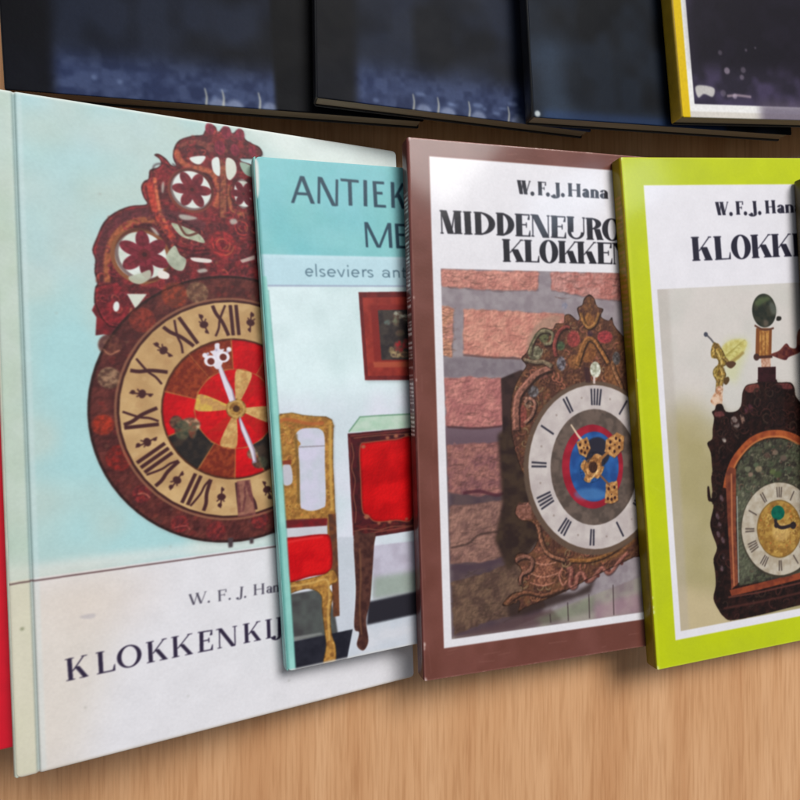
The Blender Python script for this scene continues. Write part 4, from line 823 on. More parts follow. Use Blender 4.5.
def art_table_clock_book():
    P = Print(150, 209, (186, 198, 22), seed=11)
    W, H = P.w, P.h
    P.rect(0, 0, W, H, (188, 200, 18), col2=(182, 194, 26), mm=14)
    P.rect(9.4, 11.3, 141, 198.2, (225, 222, 228))
    ink = (34, 32, 48)
    for ch, b in zip('W.F.J.Hana', [[(42.6, 24), (48.8, 24)], [(48.8, 24), (51.2, 24)], [(52.5, 23.9), (56.4, 23.9)], [(56.2, 23.9), (58.2, 23.8)], [(58.7, 23.9), (63.2, 23.8)], [(63.2, 23.8), (65.5, 23.8)], [(67.3, 23.7), (72.7, 23.6)], [(73.4, 23.7), (77, 23.6)], [(77.6, 23.6), (82, 23.5)], [(82.5, 23.6), (86.7, 23.5)]]):
        letter(P, ch, b, 5.5, ink, FAT)
    for ch, b in zip('KLOKKEN', [[(29.8, 42.6), (39.5, 42.6)], [(40.7, 42.6), (48.5, 42.5)], [(49, 42.5), (58.8, 42.4)], [(59, 42.4), (69.2, 42.3)], [(69.4, 42.3), (79.5, 42.3)], [(80.3, 42.3), (87.9, 42.3)], [(88.4, 42.3), (99.6, 42.3)]]):
        letter(P, ch, b, 9.8, ink, BODONI)
    x0, y0, x1, y1 = 12.2, 53.6, 138.5, 194.8
    P.window = (x0, y0, x1, y1)
    P.rect(x0, y0, x1, y1, (206, 199, 194), col2=(200, 196, 190), mm=12)
    P.poly([(7, 106.7), (24.1, 99.9), (37.5, 113.7), (78.2, 113.1), (85.8, 220.1), (1.6, 205)], (172, 160, 120), al=.95, blur=6, col2=(164, 152, 108), mm=12)
    P.poly([(8.6, 175), (51.6, 188), (49.6, 213.6), (1.6, 205)], (196, 178, 142), al=.8, blur=3)
    P.poly([(11.4, 51.8), (17.4, 52.1), (16.2, 199.2), (9.6, 198.1)], (176, 166, 158), al=.4, blur=.8)
    P.poly([(42.6, 76.4), (52.9, 75.9), (55.4, 79.5), (50.6, 87.4), (46.6, 95.2), (41.4, 91.4)], (200, 202, 140), al=.5, blur=1.8)
    # gilt angel
    au, au2, au3 = (156, 126, 58), (112, 84, 36), (208, 176, 96)
    P.line([(33.6, 73.1), (36, 75.4), (38.4, 78.5)], .8, (96, 92, 96)); P.disc((33.72, 73.34), 1.0, (70, 72, 84))
    P.blob([(40.6, 80), (45.3, 76.6), (51.5, 76.4), (53.8, 78), (51.3, 82.5), (46.6, 86), (42.7, 85.1)], (206, 198, 124), al=.85, blur=.4, col2=(184, 170, 88), mm=1.2)
    P.line([(51.8, 81.9), (48.8, 83.8), (44.6, 85.8)], 1.3, (150, 128, 70), smooth=True, al=.8, blur=.15)
    ang = [(35.5, 81.2), (36.4, 78.3), (37.7, 76.8), (39.3, 78.4), (41.3, 80.4), (42.5, 83.3), (42.7, 86), (41, 87.9), (42.3, 90.9), (40.3, 93.6), (39.7, 98.2), (36.6, 97.9), (37.2, 93.4), (36, 90.4), (36.4, 88.1), (38.8, 86), (38.4, 83.9), (36, 83.2)]
    P.blob(ang, au, col2=au2, mm=1.0, gain=3)
    P.speckle([ang], [au3, au2, (90, 66, 30), (190, 150, 70)], 120, .2, .6, 3, .7)
    sh_ = (70, 50, 24)
    for pts, w_, w2, c in (([(38.3, 79.1), (39.5, 81.4), (40.8, 84.4), (41, 86.7)], 3.4, 2.8, (160, 130, 62)), ([(37.2, 82.1), (36.8, 80.6), (37.6, 78.9), (37.3, 77.4)], 1.3, .9, (184, 150, 80)),
                           ([(41.1, 83.2), (42.8, 84.5), (44.2, 86.5)], 1.4, 1.0, (150, 116, 56)), ([(38.3, 87.7), (36.9, 89.3), (38, 91.7), (40.1, 92.2)], 2.2, 1.6, (150, 122, 54)),
                           ([(40.2, 87.8), (40.8, 91.3), (39.3, 94.7), (38.3, 98.1)], 1.9, 1.2, (166, 132, 66)), ([(38.2, 92.3), (37.5, 95.1), (37.8, 98)], 1.3, 1.0, (140, 106, 50))):
        P.line([(x + .25, y + .25) for x, y in pts], w_ * 1.15, sh_, w1=w2 * 1.15, smooth=True, al=.75, blur=.12)
        P.line(pts, w_, c, w1=w2, smooth=True, col2=tuple(v * .74 for v in c), mm=.8, gain=3)
        P.line([(x - w_ * .18, y - .1) for x, y in pts], w_ * .2, (222, 196, 124), smooth=True, al=.75, blur=.06)
    P.disc((38.77, 78.82), 1.35, (170, 136, 70), ry=1.5, col2=(120, 90, 42), mm=.6)
    P.disc((38.55, 78.23), .9, (96, 70, 34), ry=.6, al=.8)
    for k_ in range(5):
        P.line(on_sheet_9_l(((246, 560), (290 + 22 * k_, 545 - 24 * k_), (330 + 18 * k_, 560 - 30 * k_))), .35, (158, 146, 76), smooth=True, al=.6)
    P.blob([(42.7, 85.7), (46, 85.3), (47.5, 86.6), (45.1, 88.3), (43.1, 87.4)], (84, 58, 40)); P.blob([(41.1, 92.5), (43.2, 91.7), (43.7, 93.3), (42.1, 95), (40.9, 94.2)], (84, 62, 36))
    P.blob([(33.8, 101.1), (36.2, 97.6), (37.5, 95.4), (40.3, 95.6), (39.9, 99), (39, 103.7), (35.8, 103.4)], (176, 124, 92), col2=(214, 184, 160), mm=1.1, gain=3)
    P.disc((38.13, 78.44), 1.3, (110, 84, 44))
    P.relief([curve(ang)], .2, .6, .4, .4)
    # case, top to base
    dk, dk2 = (25, 14, 13), (42, 22, 19)
    case = [(50.9, 97.1), (52.7, 95.8), (57.7, 95.3), (58.4, 93.8), (66.9, 94.5), (68.1, 96), (74.4, 96.5), (76.4, 99), (76.6, 102), (78.8, 105.2), (85.5, 111.8), (107.3, 119.3), (99.8, 215.9)]
    case += [(104.9, 193.1), (71.9, 193.4), (53.3, 194.3), (37.4, 194.4), (33.2, 192.2), (30.8, 188.7), (28.8, 183.8), (30.3, 178.7), (30.5, 173), (30.1, 167.3), (32.2, 162.8), (30.4, 156.8), (29.7, 152), (31.8, 145.6), (31.1, 143.3), (29.4, 142.3), (29.4, 137.2), (30.3, 136.9), (30.8, 141.7), (31.8, 139.9), (31.6, 133.3), (32.4, 131.5)]
    case += [(32.4, 128.4), (32.2, 122.6), (30.8, 118.6), (33.4, 117), (33.9, 113), (35, 108.4), (34.1, 105.8), (35.6, 105), (36.6, 102.9), (39.3, 103), (40.9, 106.2), (45.7, 106.6), (48.6, 104.5), (49.7, 99.4)]
    case = curve(case, n=3)
    P.poly([(x + .8, y + .3) for x, y in case], (120, 108, 84), al=.4, blur=1.0)
    P.poly(case, dk, col2=dk2, mm=2.2, gain=2.4)
    P.speckle([case], [(70, 38, 34), (24, 14, 14), (54, 26, 30), (40, 38, 30)], 700, .3, 1.0, 8, .5)
    for pts, c in (([(51.2, 97.6), (52.9, 96.1), (57.8, 96), (58, 98.8), (53.1, 99.2)], (128, 66, 58)), ([(67.3, 96.5), (74, 97), (74.9, 99.5), (68.6, 98.4)], (110, 54, 54)), ([(50.3, 105.2), (53.4, 104.2), (54.6, 106.7), (51, 108.1)], (96, 48, 60)),
                   ([(43.4, 109.2), (45.5, 108.8), (47.3, 112.5), (45.1, 114), (43.2, 112.1)], (150, 134, 128)), ([(47.7, 108.4), (49.4, 108.3), (50, 111), (48.7, 112.1)], (166, 132, 116)), ([(37.9, 116.8), (39.4, 116.8), (40.1, 118.8), (38.8, 118.9)], (206, 196, 186)),
                   ([(35.5, 106.2), (38.9, 105.9), (40.1, 107.8), (36.1, 108)], (120, 64, 64))):
        P.blob(pts, c, al=.7, blur=.3)
    for q in ((122,250), (132,290), (126,330), (146,356), (140,170), (150,430), (140,480)):
        P.disc(on_sheet_10(q), .8, (120, 96, 104), ry=1.5, rot=-20, al=.6, blur=.2)
    P.scrolls([case], [(42, 23, 20), (58, 30, 26), (34, 18, 18), (50, 34, 28)], 380, 1.2, 3.2, 37, (10, 6, 6), .6); P.relief([case], .15, 1.0, .3, 1.1, ridge=.35)
    # globe and its pillar
    P.poly([(60.2, 84.6), (65.3, 84.9), (64.8, 89.6), (60.2, 89.2)], (206, 170, 150), col2=(168, 120, 96), mm=.9)
    P.poly([(58.4, 88.8), (67.5, 89.2), (67, 95.6), (57.9, 95)], (52, 24, 28), col2=(38, 18, 20), mm=1.5)
    P.poly([(58.8, 72.1), (66.8, 72.6), (65.5, 85.2), (57.4, 84.9)], (120, 70, 38))
    P.poly([(60.4, 73.3), (65.3, 73.4), (64.1, 84.9), (59.4, 84.6)], (188, 136, 74), col2=(150, 96, 50), mm=1.0, gain=3)
    for x in (522, 548): P.line(on_sheet_9_l(((x, 380), (x, 550))), .5, (112, 70, 36), al=.7)
    P.disc((58.02, 84.4), 1.5, (64, 44, 40)); P.line([(57.7, 84.5), (66.1, 84.7)], 1.2, (70, 40, 34))
    P.blob([(65.4, 83.7), (69.8, 82.4), (73.6, 79.6), (75.7, 81.5), (78.8, 81.6), (79.6, 76.3), (82, 73.5), (88.4, 75.6), (85, 81.4), (79.7, 84.1), (74.6, 85.5), (72.6, 86.7), (67.5, 85)], (74, 32, 36), col2=(104, 52, 44), mm=1.2, gain=3)
    P.blob([(80, 75.1), (83.3, 74.7), (82.9, 80.1), (80, 80.5)], (150, 92, 72), al=.7, blur=.2)
    g = (63.45, 64.88)
    P.disc(g, 6.1, (38, 42, 36), ry=7.2, col2=(54, 54, 44), mm=2.2, gain=3)
    P.blob([(58.8, 61.6), (61.1, 59.4), (65.3, 59), (67.3, 60.2), (63.7, 61.5), (60.8, 62.9)], (96, 112, 72), al=.6, blur=.6)
    P.blob([(66.5, 61.4), (69.2, 62.7), (69.7, 66.2), (67.5, 66.7), (66.4, 63.7)], (110, 114, 104), al=.6, blur=.6)
    P.blob([(63.1, 68.8), (65.2, 69.6), (64.7, 71.3), (62.9, 71.5)], (110, 96, 84), al=.7, blur=.4)
    P.blob([(69.8, 67.8), (71.7, 67.9), (72, 68.9), (71.1, 69.6), (69.4, 69.4)], (40, 38, 34)); P.line([(58.1, 70.9), (62.8, 73.1), (67.8, 72.6)], .8, (92, 58, 46), smooth=True)
    # door with arch
    door = [(42.6, 135.4), (44.8, 129.2), (49.1, 124.4), (54.9, 120.8), (61.3, 119.7), (67.6, 120.2), (74.6, 122.2), (80.8, 126.4), (89.6, 134.6)]
    door += [(105.9, 180), (72.9, 180.4), (41.5, 180.4), (42.3, 155.5), (43.4, 135.6)]
    P.poly(door, (74, 74, 58), col2=(52, 48, 42), mm=2.0, gain=3)
    P.speckle([door], [(120, 118, 96), (56, 70, 50), (100, 62, 54), (150, 138, 116), (40, 34, 32), (96, 110, 84)], 700, .3, 1.1, 14, .55)
    P.poly([(43.7, 137.5), (54.3, 137.8), (51.3, 176.1), (41.3, 179.4)], (104, 108, 88), al=.45, blur=.8)
    P.scrolls([door], [(84, 92, 70), (66, 76, 54), (110, 104, 84), (96, 70, 58)], 150, .8, 2.0, 39, (38, 38, 32), .55); P.relief([door], .14, .9, .4, .9)
    for q, r_, c_ in (((420,720), 2.0, (120, 120, 96)), ((480,690), 1.8, (92, 104, 78)), ((560,620), 2.0, (84, 60, 54)), ((620,600), 1.8, (134, 112, 96)), ((500,720), 2.2, (150, 132, 104)), ((600,740), 2.0, (92, 104, 60)), ((680,640), 2.2, (104, 84, 76)), ((720,720), 2.0, (66, 74, 58)), ((440,760), 1.6, (150, 120, 104)), ((640,760), 2.4, (70, 84, 50))):
        P.disc(on_sheet_11(q), r_ * .8, c_, ry=r_ * .6, blur=.25, al=.7)
    wd, wd2 = (166, 84, 44), (132, 60, 36)
    P.line([(38.5, 138.4), (40.3, 132.8), (43, 127.8), (47.1, 123.6), (52.2, 120), (58.6, 118), (64.9, 117.8), (71.2, 119.1), (77.5, 122.2), (84.3, 128)], 3.2, wd, smooth=True, col2=wd2, mm=2)
    P.line([(41.4, 134.7), (43.9, 129.1), (48.4, 124.3), (53.5, 121), (59.2, 119.2), (64.8, 119.1), (70.4, 120.2), (76.6, 123.6)], .8, (206, 132, 76), smooth=True, al=.7, blur=.15)
    P.poly([(38.6, 132.2), (41, 129.6), (44, 130.8), (42.1, 155.5), (41.3, 179.2), (37.8, 181.4), (38.1, 155)], (128, 66, 44), col2=(98, 48, 36), mm=2)
    P.line([(41.6, 132.5), (40.1, 155.3), (39.2, 180.1)], .7, (186, 116, 78), al=.8)
    P.line([(43.6, 142.3), (42.7, 158.5), (41.6, 179)], .5, (176, 176, 168), al=.8)
    P.poly([(36.9, 181.5), (51, 180.7), (73, 179.3), (106.1, 178), (105.8, 181.6), (72.8, 182.2), (50.7, 183.6), (37.6, 184.1)], (142, 66, 40), col2=(112, 50, 34), mm=2)
    P.line([(36, 184.4), (50.6, 184.7), (72.7, 183.8), (105.7, 183.1)], .8, (98, 52, 44), al=.8)
    P.line([(33.4, 188.8), (50.3, 188.8), (72.3, 188.1), (105.4, 187.1)], 1.0, (84, 44, 38), al=.7, blur=.2)
    # dial
    c0 = (779.2, 528.8)
    P.poly([(84.2, 161.9), (83.8, 164.6), (83.1, 167.3), (82, 169.8), (80.6, 172), (79, 174.1), (77, 175.9), (74.9, 177.4), (72.6, 178.6), (70.1, 179.5), (67.6, 180), (64.9, 180.1), (62.3, 179.9), (59.7, 179.4), (57.2, 178.5), (54.9, 177.2), (52.7, 175.7), (50.6, 173.9), (48.9, 171.9), (47.4, 169.6), (46.1, 167.2), (45.2, 164.7), (44.6, 162), (44.3, 159.4), (44.3, 156.7), (44.7, 154.1), (45.4, 151.5), (46.4, 149.1), (47.7, 146.9), (49.3, 144.8), (51.1, 143), (53.2, 141.5), (55.4, 140.3), (57.8, 139.3), (60.3, 138.8), (62.9, 138.5), (65.5, 138.6), (68.1, 139.1), (70.7, 139.9), (73.1, 141.1), (75.4, 142.6), (77.5, 144.3), (79.4, 146.4), (81, 148.6), (82.3, 151.1), (83.3, 153.7), (83.9, 156.4), (84.2, 159.2)], (60, 52, 42), al=.8, blur=.2)
    P.poly([(83.3, 161.4), (82.9, 164.1), (82.2, 166.6), (81.2, 169), (79.8, 171.2), (78.2, 173.2), (76.4, 175), (74.3, 176.4), (72.1, 177.6), (69.7, 178.4), (67.2, 178.9), (64.7, 179.1), (62.2, 178.9), (59.7, 178.3), (57.3, 177.4), (55, 176.3), (52.9, 174.8), (50.9, 173.1), (49.2, 171.1), (47.8, 168.9), (46.6, 166.6), (45.7, 164.1), (45.1, 161.6), (44.8, 159), (44.8, 156.4), (45.2, 153.9), (45.9, 151.4), (46.8, 149.1), (48.1, 146.9), (49.6, 145), (51.4, 143.2), (53.4, 141.7), (55.6, 140.5), (57.9, 139.6), (60.3, 139.1), (62.8, 138.8), (65.3, 139), (67.8, 139.4), (70.3, 140.2), (72.6, 141.3), (74.8, 142.8), (76.8, 144.5), (78.6, 146.4), (80.2, 148.6), (81.4, 151), (82.4, 153.5), (83, 156.1), (83.3, 158.8)], (190, 180, 164), col2=(168, 154, 134), mm=2)
    for hnum in range(12):
        a = math.radians(30 * hnum)
        for j in range((3, 1, 2, 3, 3, 1, 2, 3, 4, 2, 1, 2)[hnum]):
            aa = a + (j - 1) * .07
            P.line([on_sheet_12((779.2 + 25 * math.sin(aa), 528.8 - 31.5 * math.cos(aa))), on_sheet_12((779.2 + 34 * math.sin(aa), 528.8 - 42 * math.cos(aa)))], .6, (66, 54, 50), al=.8)
    P.poly([(75.3, 160.4), (75.1, 162), (74.7, 163.6), (74, 165.1), (73.3, 166.5), (72.3, 167.7), (71.2, 168.8), (70, 169.8), (68.7, 170.5), (67.2, 171), (65.8, 171.4), (64.3, 171.5), (62.8, 171.4), (61.3, 171), (59.9, 170.5), (58.5, 169.8), (57.2, 168.9), (56, 167.8), (55, 166.6), (54.2, 165.2), (53.4, 163.8), (52.9, 162.3), (52.6, 160.7), (52.4, 159), (52.4, 157.4), (52.6, 155.8), (53, 154.3), (53.6, 152.8), (54.4, 151.4), (55.3, 150.2), (56.4, 149.1), (57.6, 148.2), (58.9, 147.4), (60.3, 146.8), (61.7, 146.5), (63.2, 146.4), (64.7, 146.4), (66.2, 146.7), (67.7, 147.2), (69, 147.9), (70.4, 148.8), (71.5, 149.9), (72.6, 151.1), (73.5, 152.4), (74.2, 153.9), (74.8, 155.5), (75.2, 157.1), (75.3, 158.8)], (120, 92, 48))
    P.poly([(74.9, 160.4), (74.7, 161.9), (74.3, 163.4), (73.7, 164.9), (72.9, 166.2), (72, 167.4), (70.9, 168.5), (69.8, 169.4), (68.5, 170.1), (67.1, 170.6), (65.7, 170.9), (64.3, 171), (62.8, 170.9), (61.4, 170.6), (60, 170.1), (58.7, 169.4), (57.4, 168.6), (56.3, 167.5), (55.3, 166.3), (54.5, 165), (53.8, 163.6), (53.3, 162.2), (52.9, 160.6), (52.8, 159), (52.8, 157.5), (53, 155.9), (53.4, 154.4), (54, 153), (54.7, 151.7), (55.6, 150.5), (56.7, 149.4), (57.8, 148.5), (59.1, 147.8), (60.4, 147.3), (61.8, 146.9), (63.2, 146.8), (64.7, 146.9), (66.1, 147.1), (67.5, 147.6), (68.9, 148.3), (70.1, 149.2), (71.3, 150.2), (72.3, 151.4), (73.2, 152.7), (73.9, 154.1), (74.4, 155.6), (74.8, 157.2), (74.9, 158.8)], (172, 134, 66), col2=(140, 100, 46), mm=1.6, gain=3)
    gl = [(74.1, 160.2), (73.9, 161.7), (73.5, 163.1), (72.9, 164.4), (72.2, 165.7), (71.4, 166.8), (70.4, 167.8), (69.3, 168.6), (68.1, 169.3), (66.9, 169.8), (65.6, 170.1), (64.2, 170.2), (62.9, 170.1), (61.6, 169.8), (60.3, 169.3), (59, 168.7), (57.9, 167.9), (56.9, 166.9), (56, 165.8), (55.2, 164.6), (54.5, 163.3), (54, 161.9), (53.7, 160.5), (53.6, 159), (53.6, 157.6), (53.8, 156.1), (54.2, 154.8), (54.7, 153.4), (55.4, 152.2), (56.2, 151.1), (57.2, 150.1), (58.2, 149.3), (59.4, 148.6), (60.7, 148.1), (62, 147.8), (63.3, 147.7), (64.6, 147.7), (66, 148), (67.2, 148.4), (68.5, 149), (69.6, 149.8), (70.7, 150.8), (71.6, 151.9), (72.4, 153.1), (73.1, 154.4), (73.6, 155.8), (73.9, 157.3), (74.1, 158.8)]
    P.speckle([gl], [(212, 172, 92), (112, 78, 36), (196, 112, 56), (140, 110, 54)], 170, .25, .8, 17, .7); P.scrolls([gl], [(196, 156, 84), (160, 116, 56)], 40, .7, 1.5, 41, (88, 60, 28), .6)
    P.poly([(69.2, 161), (69.1, 161.5), (69, 162), (68.7, 162.4), (68.4, 162.9), (68, 163.2), (67.6, 163.6), (67.1, 163.8), (66.6, 164.1), (66, 164.2), (65.5, 164.3), (64.9, 164.3), (64.3, 164.3), (63.7, 164.2), (63.1, 164), (62.5, 163.7), (62, 163.4), (61.5, 163.1), (61.1, 162.7), (60.7, 162.3), (60.4, 161.8), (60.2, 161.3), (60, 160.8), (60, 160.3), (60, 159.8), (60.1, 159.3), (60.2, 158.8), (60.4, 158.4), (60.7, 157.9), (61.1, 157.6), (61.5, 157.2), (62, 157), (62.5, 156.7), (63.1, 156.6), (63.7, 156.5), (64.3, 156.5), (64.9, 156.5), (65.5, 156.6), (66, 156.8), (66.6, 157), (67.1, 157.3), (67.6, 157.7), (68, 158.1), (68.4, 158.5), (68.7, 159), (69, 159.5), (69.1, 160), (69.2, 160.5)], (220, 186, 120), al=.5, blur=.6)
    P.poly([(67, 152.4), (66.9, 152.8), (66.8, 153.1), (66.6, 153.5), (66.4, 153.8), (66.1, 154.2), (65.8, 154.4), (65.4, 154.6), (65, 154.8), (64.6, 155), (64.2, 155), (63.8, 155), (63.3, 155), (62.9, 154.9), (62.5, 154.8), (62.1, 154.6), (61.7, 154.4), (61.3, 154.1), (61, 153.8), (60.8, 153.5), (60.5, 153.1), (60.4, 152.7), (60.3, 152.3), (60.2, 151.9), (60.2, 151.5), (60.3, 151.1), (60.4, 150.7), (60.6, 150.4), (60.8, 150), (61, 149.7), (61.4, 149.4), (61.7, 149.2), (62.1, 149), (62.5, 148.9), (62.9, 148.8), (63.4, 148.8), (63.8, 148.8), (64.2, 148.9), (64.7, 149), (65.1, 149.2), (65.5, 149.5), (65.8, 149.7), (66.1, 150), (66.4, 150.4), (66.6, 150.8), (66.8, 151.1), (66.9, 151.5), (67, 151.9)], (8, 98, 78), col2=(4, 80, 66), mm=1.5)
    P.line([(62, 154.4), (62.7, 157.2), (65.4, 158.6), (70.1, 158.2)], 1.5, (44, 34, 36), smooth=True); P.line([(65.4, 158.2), (72.6, 158.5)], .8, (44, 34, 36))
    P.disc((71, 158.3), 1.6, (44, 34, 36)); P.disc((62.45, 157.19), 1.2, (44, 34, 36))
    P.window = None
    P.rect(-1, -1, W + 1, .4, (206, 206, 90), al=.6, blur=.1)
    P.rect(-1, H - .5, W + 1, H + 1, (206, 212, 96), al=.5, blur=.15)
    rn = random.Random(6)
    for x, y, r in ((.2, H - 26, .4), (.3, H - 24, .5), (.2, H - 30, .35), (0, H, 1.1), (0, 0, .8), (.2, 90, .3)): P.disc((x, y), r, (226, 228, 170), al=.75, blur=.1, ry=r * 1.7)
    for i in range(22):
        x, y = (rn.uniform(.5, 8.5), rn.uniform(3, H - 5)) if i % 2 else (rn.uniform(0, 80), rn.choice((rn.uniform(.5, 10), rn.uniform(H - 9, H))))
        P.line([(x, y), (x + rn.uniform(-3, 6), y + rn.uniform(-1, 6))], .2, rn.choice(((210, 218, 90), (164, 172, 20))), al=rn.uniform(.15, .4))
    P.rect(.6, -1, 1.5, H + 1, (208, 214, 60), al=.35, blur=.2)
    P.grain(.04, .5); P.grain(.03, 6.0, 4)
    return P

def art_dark(w, h, kind, seed):
    """Dark covers of the row behind, only their lower edges in view."""
    P = Print(w, h, (24, 26, 34), seed=seed)
    rn = random.Random(seed)
    if kind == 'blue':
        P.rect(0, 0, w, h, (16, 18, 25), col2=(31, 36, 50), mm=15, gain=2.6)
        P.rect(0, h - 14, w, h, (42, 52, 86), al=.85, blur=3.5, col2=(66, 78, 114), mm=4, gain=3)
        for u in ((37, 47, 60, 77) if seed == 47 else (64, 70, 83)):       # pale marks along the foot
            P.line([(u, h), (u + .3, h - 3), (u - .2, h - 6)], .8, (196, 194, 178), w1=.4, al=.8, blur=.15, smooth=True)
            P.blob([(u + 1, h), (u + 3, h - 2.5), (u + 6, h - 2), (u + 7, h)], (150, 160, 186), al=.6, blur=.5)
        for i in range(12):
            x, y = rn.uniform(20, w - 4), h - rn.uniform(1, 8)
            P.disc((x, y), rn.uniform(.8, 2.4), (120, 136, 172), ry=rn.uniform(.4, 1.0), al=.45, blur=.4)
        P.rect(0, 0, 15, h, (14, 14, 18), al=.9, blur=1.5)
        if seed == 41: P.rect(89, 0, w, h, (12, 12, 15), al=.95, blur=.8)  # cover's own dark end, with the next spine's shadow painted in
    elif kind == 'navy':
        P.rect(0, 0, w, h, (13, 15, 20), col2=(24, 30, 40), mm=14, gain=3)
        P.rect(1, h - 30, 16, h, (66, 82, 104), al=.55, blur=4)
        P.rect(4, h - 3, 90, h, (40, 64, 110), al=.5, blur=1.2)
        P.disc((1.6, h - 1.4), 1.2, (196, 204, 206), al=.9, blur=.3)
    elif kind == 'yellow':
        P.rect(0, 0, w, h, (212, 178, 26))
        P.rect(3.6, -1, w, h - 2.2, (226, 224, 222))
        P.rect(3.6, h - 2.4, w, h + 1, (206, 200, 192))
        P.rect(6.0, -1, w, h - 5.4, (40, 36, 48), col2=(64, 56, 80), mm=8, gain=3)
        P.rect(38, h - 7, w, h, (96, 86, 104), al=.8, blur=2)
        P.blob([(7, h - 12), (10, h - 13), (16, h - 12), (15, h - 8.5), (11, h - 9.5), (8, h - 8)], (206, 202, 196), al=.85, blur=.3)
        P.line([(22, h - 9), (27, h - 9.5), (34, h - 9)], 1.0, (170, 150, 160), al=.7, blur=.25)
        P.rect(8, -1, w, h - 20, (26, 23, 30), al=.85, blur=3)
        for i in range(9):
            P.disc((rn.uniform(18, 50), h - rn.uniform(8, 30)), rn.uniform(.4, 1.4), (176, 160, 176), al=rn.uniform(.2, .7), blur=.3)
    P.grain(.1, .6)
    return P

def art_spine(h, w, base, base2, mark, v0, v1, seed, size):
    """A narrow spine with a worn run of lettering too small to read."""
    P = Print(w, h, base, seed=seed)
    P.rect(0, 0, w, h, base, col2=base2, mm=5, gain=2)
    rn = random.Random(seed); y = v0
    while y < v1:
        L = rn.uniform(.5, 1.1) * size
        if rn.random() > .12:
            x = w * .5; m = .34 * w
            P.rect(x - m, y, x + m, y + L * .32, mark, al=.85)
            if rn.random() > .4: P.rect(x - m * rn.uniform(-.5, 1), y + L * .55, x + m, y + L * .8, mark, al=.7)
            if rn.random() > .3: P.rect(x + m * rn.uniform(-.9, .3), y, x + m * .9, y + L * .7, mark, al=.75)
        y += L + .35 * size
    P.rect(-1, -1, .5, h + 1, mark, al=.3, blur=.2)
    P.grain(.12, .6)
    return P

# ------------------------------------------------------------------ materials
def new_mat(name):
    m = bpy.data.materials.new(name); m.use_nodes = True
    nt = m.node_tree
    return m, nt, nt.nodes['Principled BSDF']

def node(nt, kind, **props):
    n = nt.nodes.new(kind)
    for k, v in props.items(): setattr(n, k, v)
    return n

def printed(name, P, rough=.3, coat=.25, bump=.05, spec=.14):
    m, nt, b = new_mat(name)
    t = node(nt, 'ShaderNodeTexImage', image=P.finish(name), interpolation='Cubic', extension='EXTEND')
    nt.links.new(t.outputs['Color'], b.inputs['Base Color'])
    tc = node(nt, 'ShaderNodeTexCoord')
    n1 = node(nt, 'ShaderNodeTexNoise'); n1.inputs['Scale'].default_value = 60; n1.inputs['Detail'].default_value = 5
    n2 = node(nt, 'ShaderNodeTexNoise'); n2.inputs['Scale'].default_value = 900; n2.inputs['Detail'].default_value = 2
    nt.links.new(tc.outputs['Object'], n1.inputs['Vector']); nt.links.new(tc.outputs['Object'], n2.inputs['Vector'])
    r = node(nt, 'ShaderNodeMapRange'); r.inputs['To Min'].default_value = rough - .08; r.inputs['To Max'].default_value = rough + .1
    nt.links.new(n1.outputs['Fac'], r.inputs['Value']); nt.links.new(r.outputs['Result'], b.inputs['Roughness'])
    mx = node(nt, 'ShaderNodeMath', operation='MULTIPLY_ADD'); mx.inputs[1].default_value = .25
    nt.links.new(n2.outputs['Fac'], mx.inputs[0]); nt.links.new(n1.outputs['Fac'], mx.inputs[2])
    bp = node(nt, 'ShaderNodeBump'); bp.inputs['Strength'].default_value = bump; bp.inputs['Distance'].default_value = .002
    nt.links.new(mx.outputs['Value'], bp.inputs['Height']); nt.links.new(bp.outputs['Normal'], b.inputs['Normal'])
    b.inputs['Coat Weight'].default_value = coat; b.inputs['Coat Roughness'].default_value = .10
    b.inputs['Specular IOR Level'].default_value = spec
    return m

def flat(name, rgb, rough=.45, var=.12, scale=180.0, coat=0.0):
    """Plain coloured board or paper with a little unevenness; rgb linear."""
    m, nt, b = new_mat(name)
    tc = node(nt, 'ShaderNodeTexCoord')
    n = node(nt, 'ShaderNodeTexNoise'); n.inputs['Scale'].default_value = scale; n.inputs['Detail'].default_value = 6
    nt.links.new(tc.outputs['Object'], n.inputs['Vector'])
    cr = node(nt, 'ShaderNodeValToRGB')
    cr.color_ramp.elements[0].position = .3; cr.color_ramp.elements[1].position = .7
    cr.color_ramp.elements[0].color = (*[v * (1 - var) for v in rgb], 1); cr.color_ramp.elements[1].color = (*[min(v * (1 + var), 1) for v in rgb], 1)
    nt.links.new(n.outputs['Fac'], cr.inputs['Fac']); nt.links.new(cr.outputs['Color'], b.inputs['Base Color'])
    b.inputs['Roughness'].default_value = rough; b.inputs['Coat Weight'].default_value = coat
    bp = node(nt, 'ShaderNodeBump'); bp.inputs['Strength'].default_value = .08; bp.inputs['Distance'].default_value = .001
    nt.links.new(n.outputs['Fac'], bp.inputs['Height']); nt.links.new(bp.outputs['Normal'], b.inputs['Normal'])
    return m

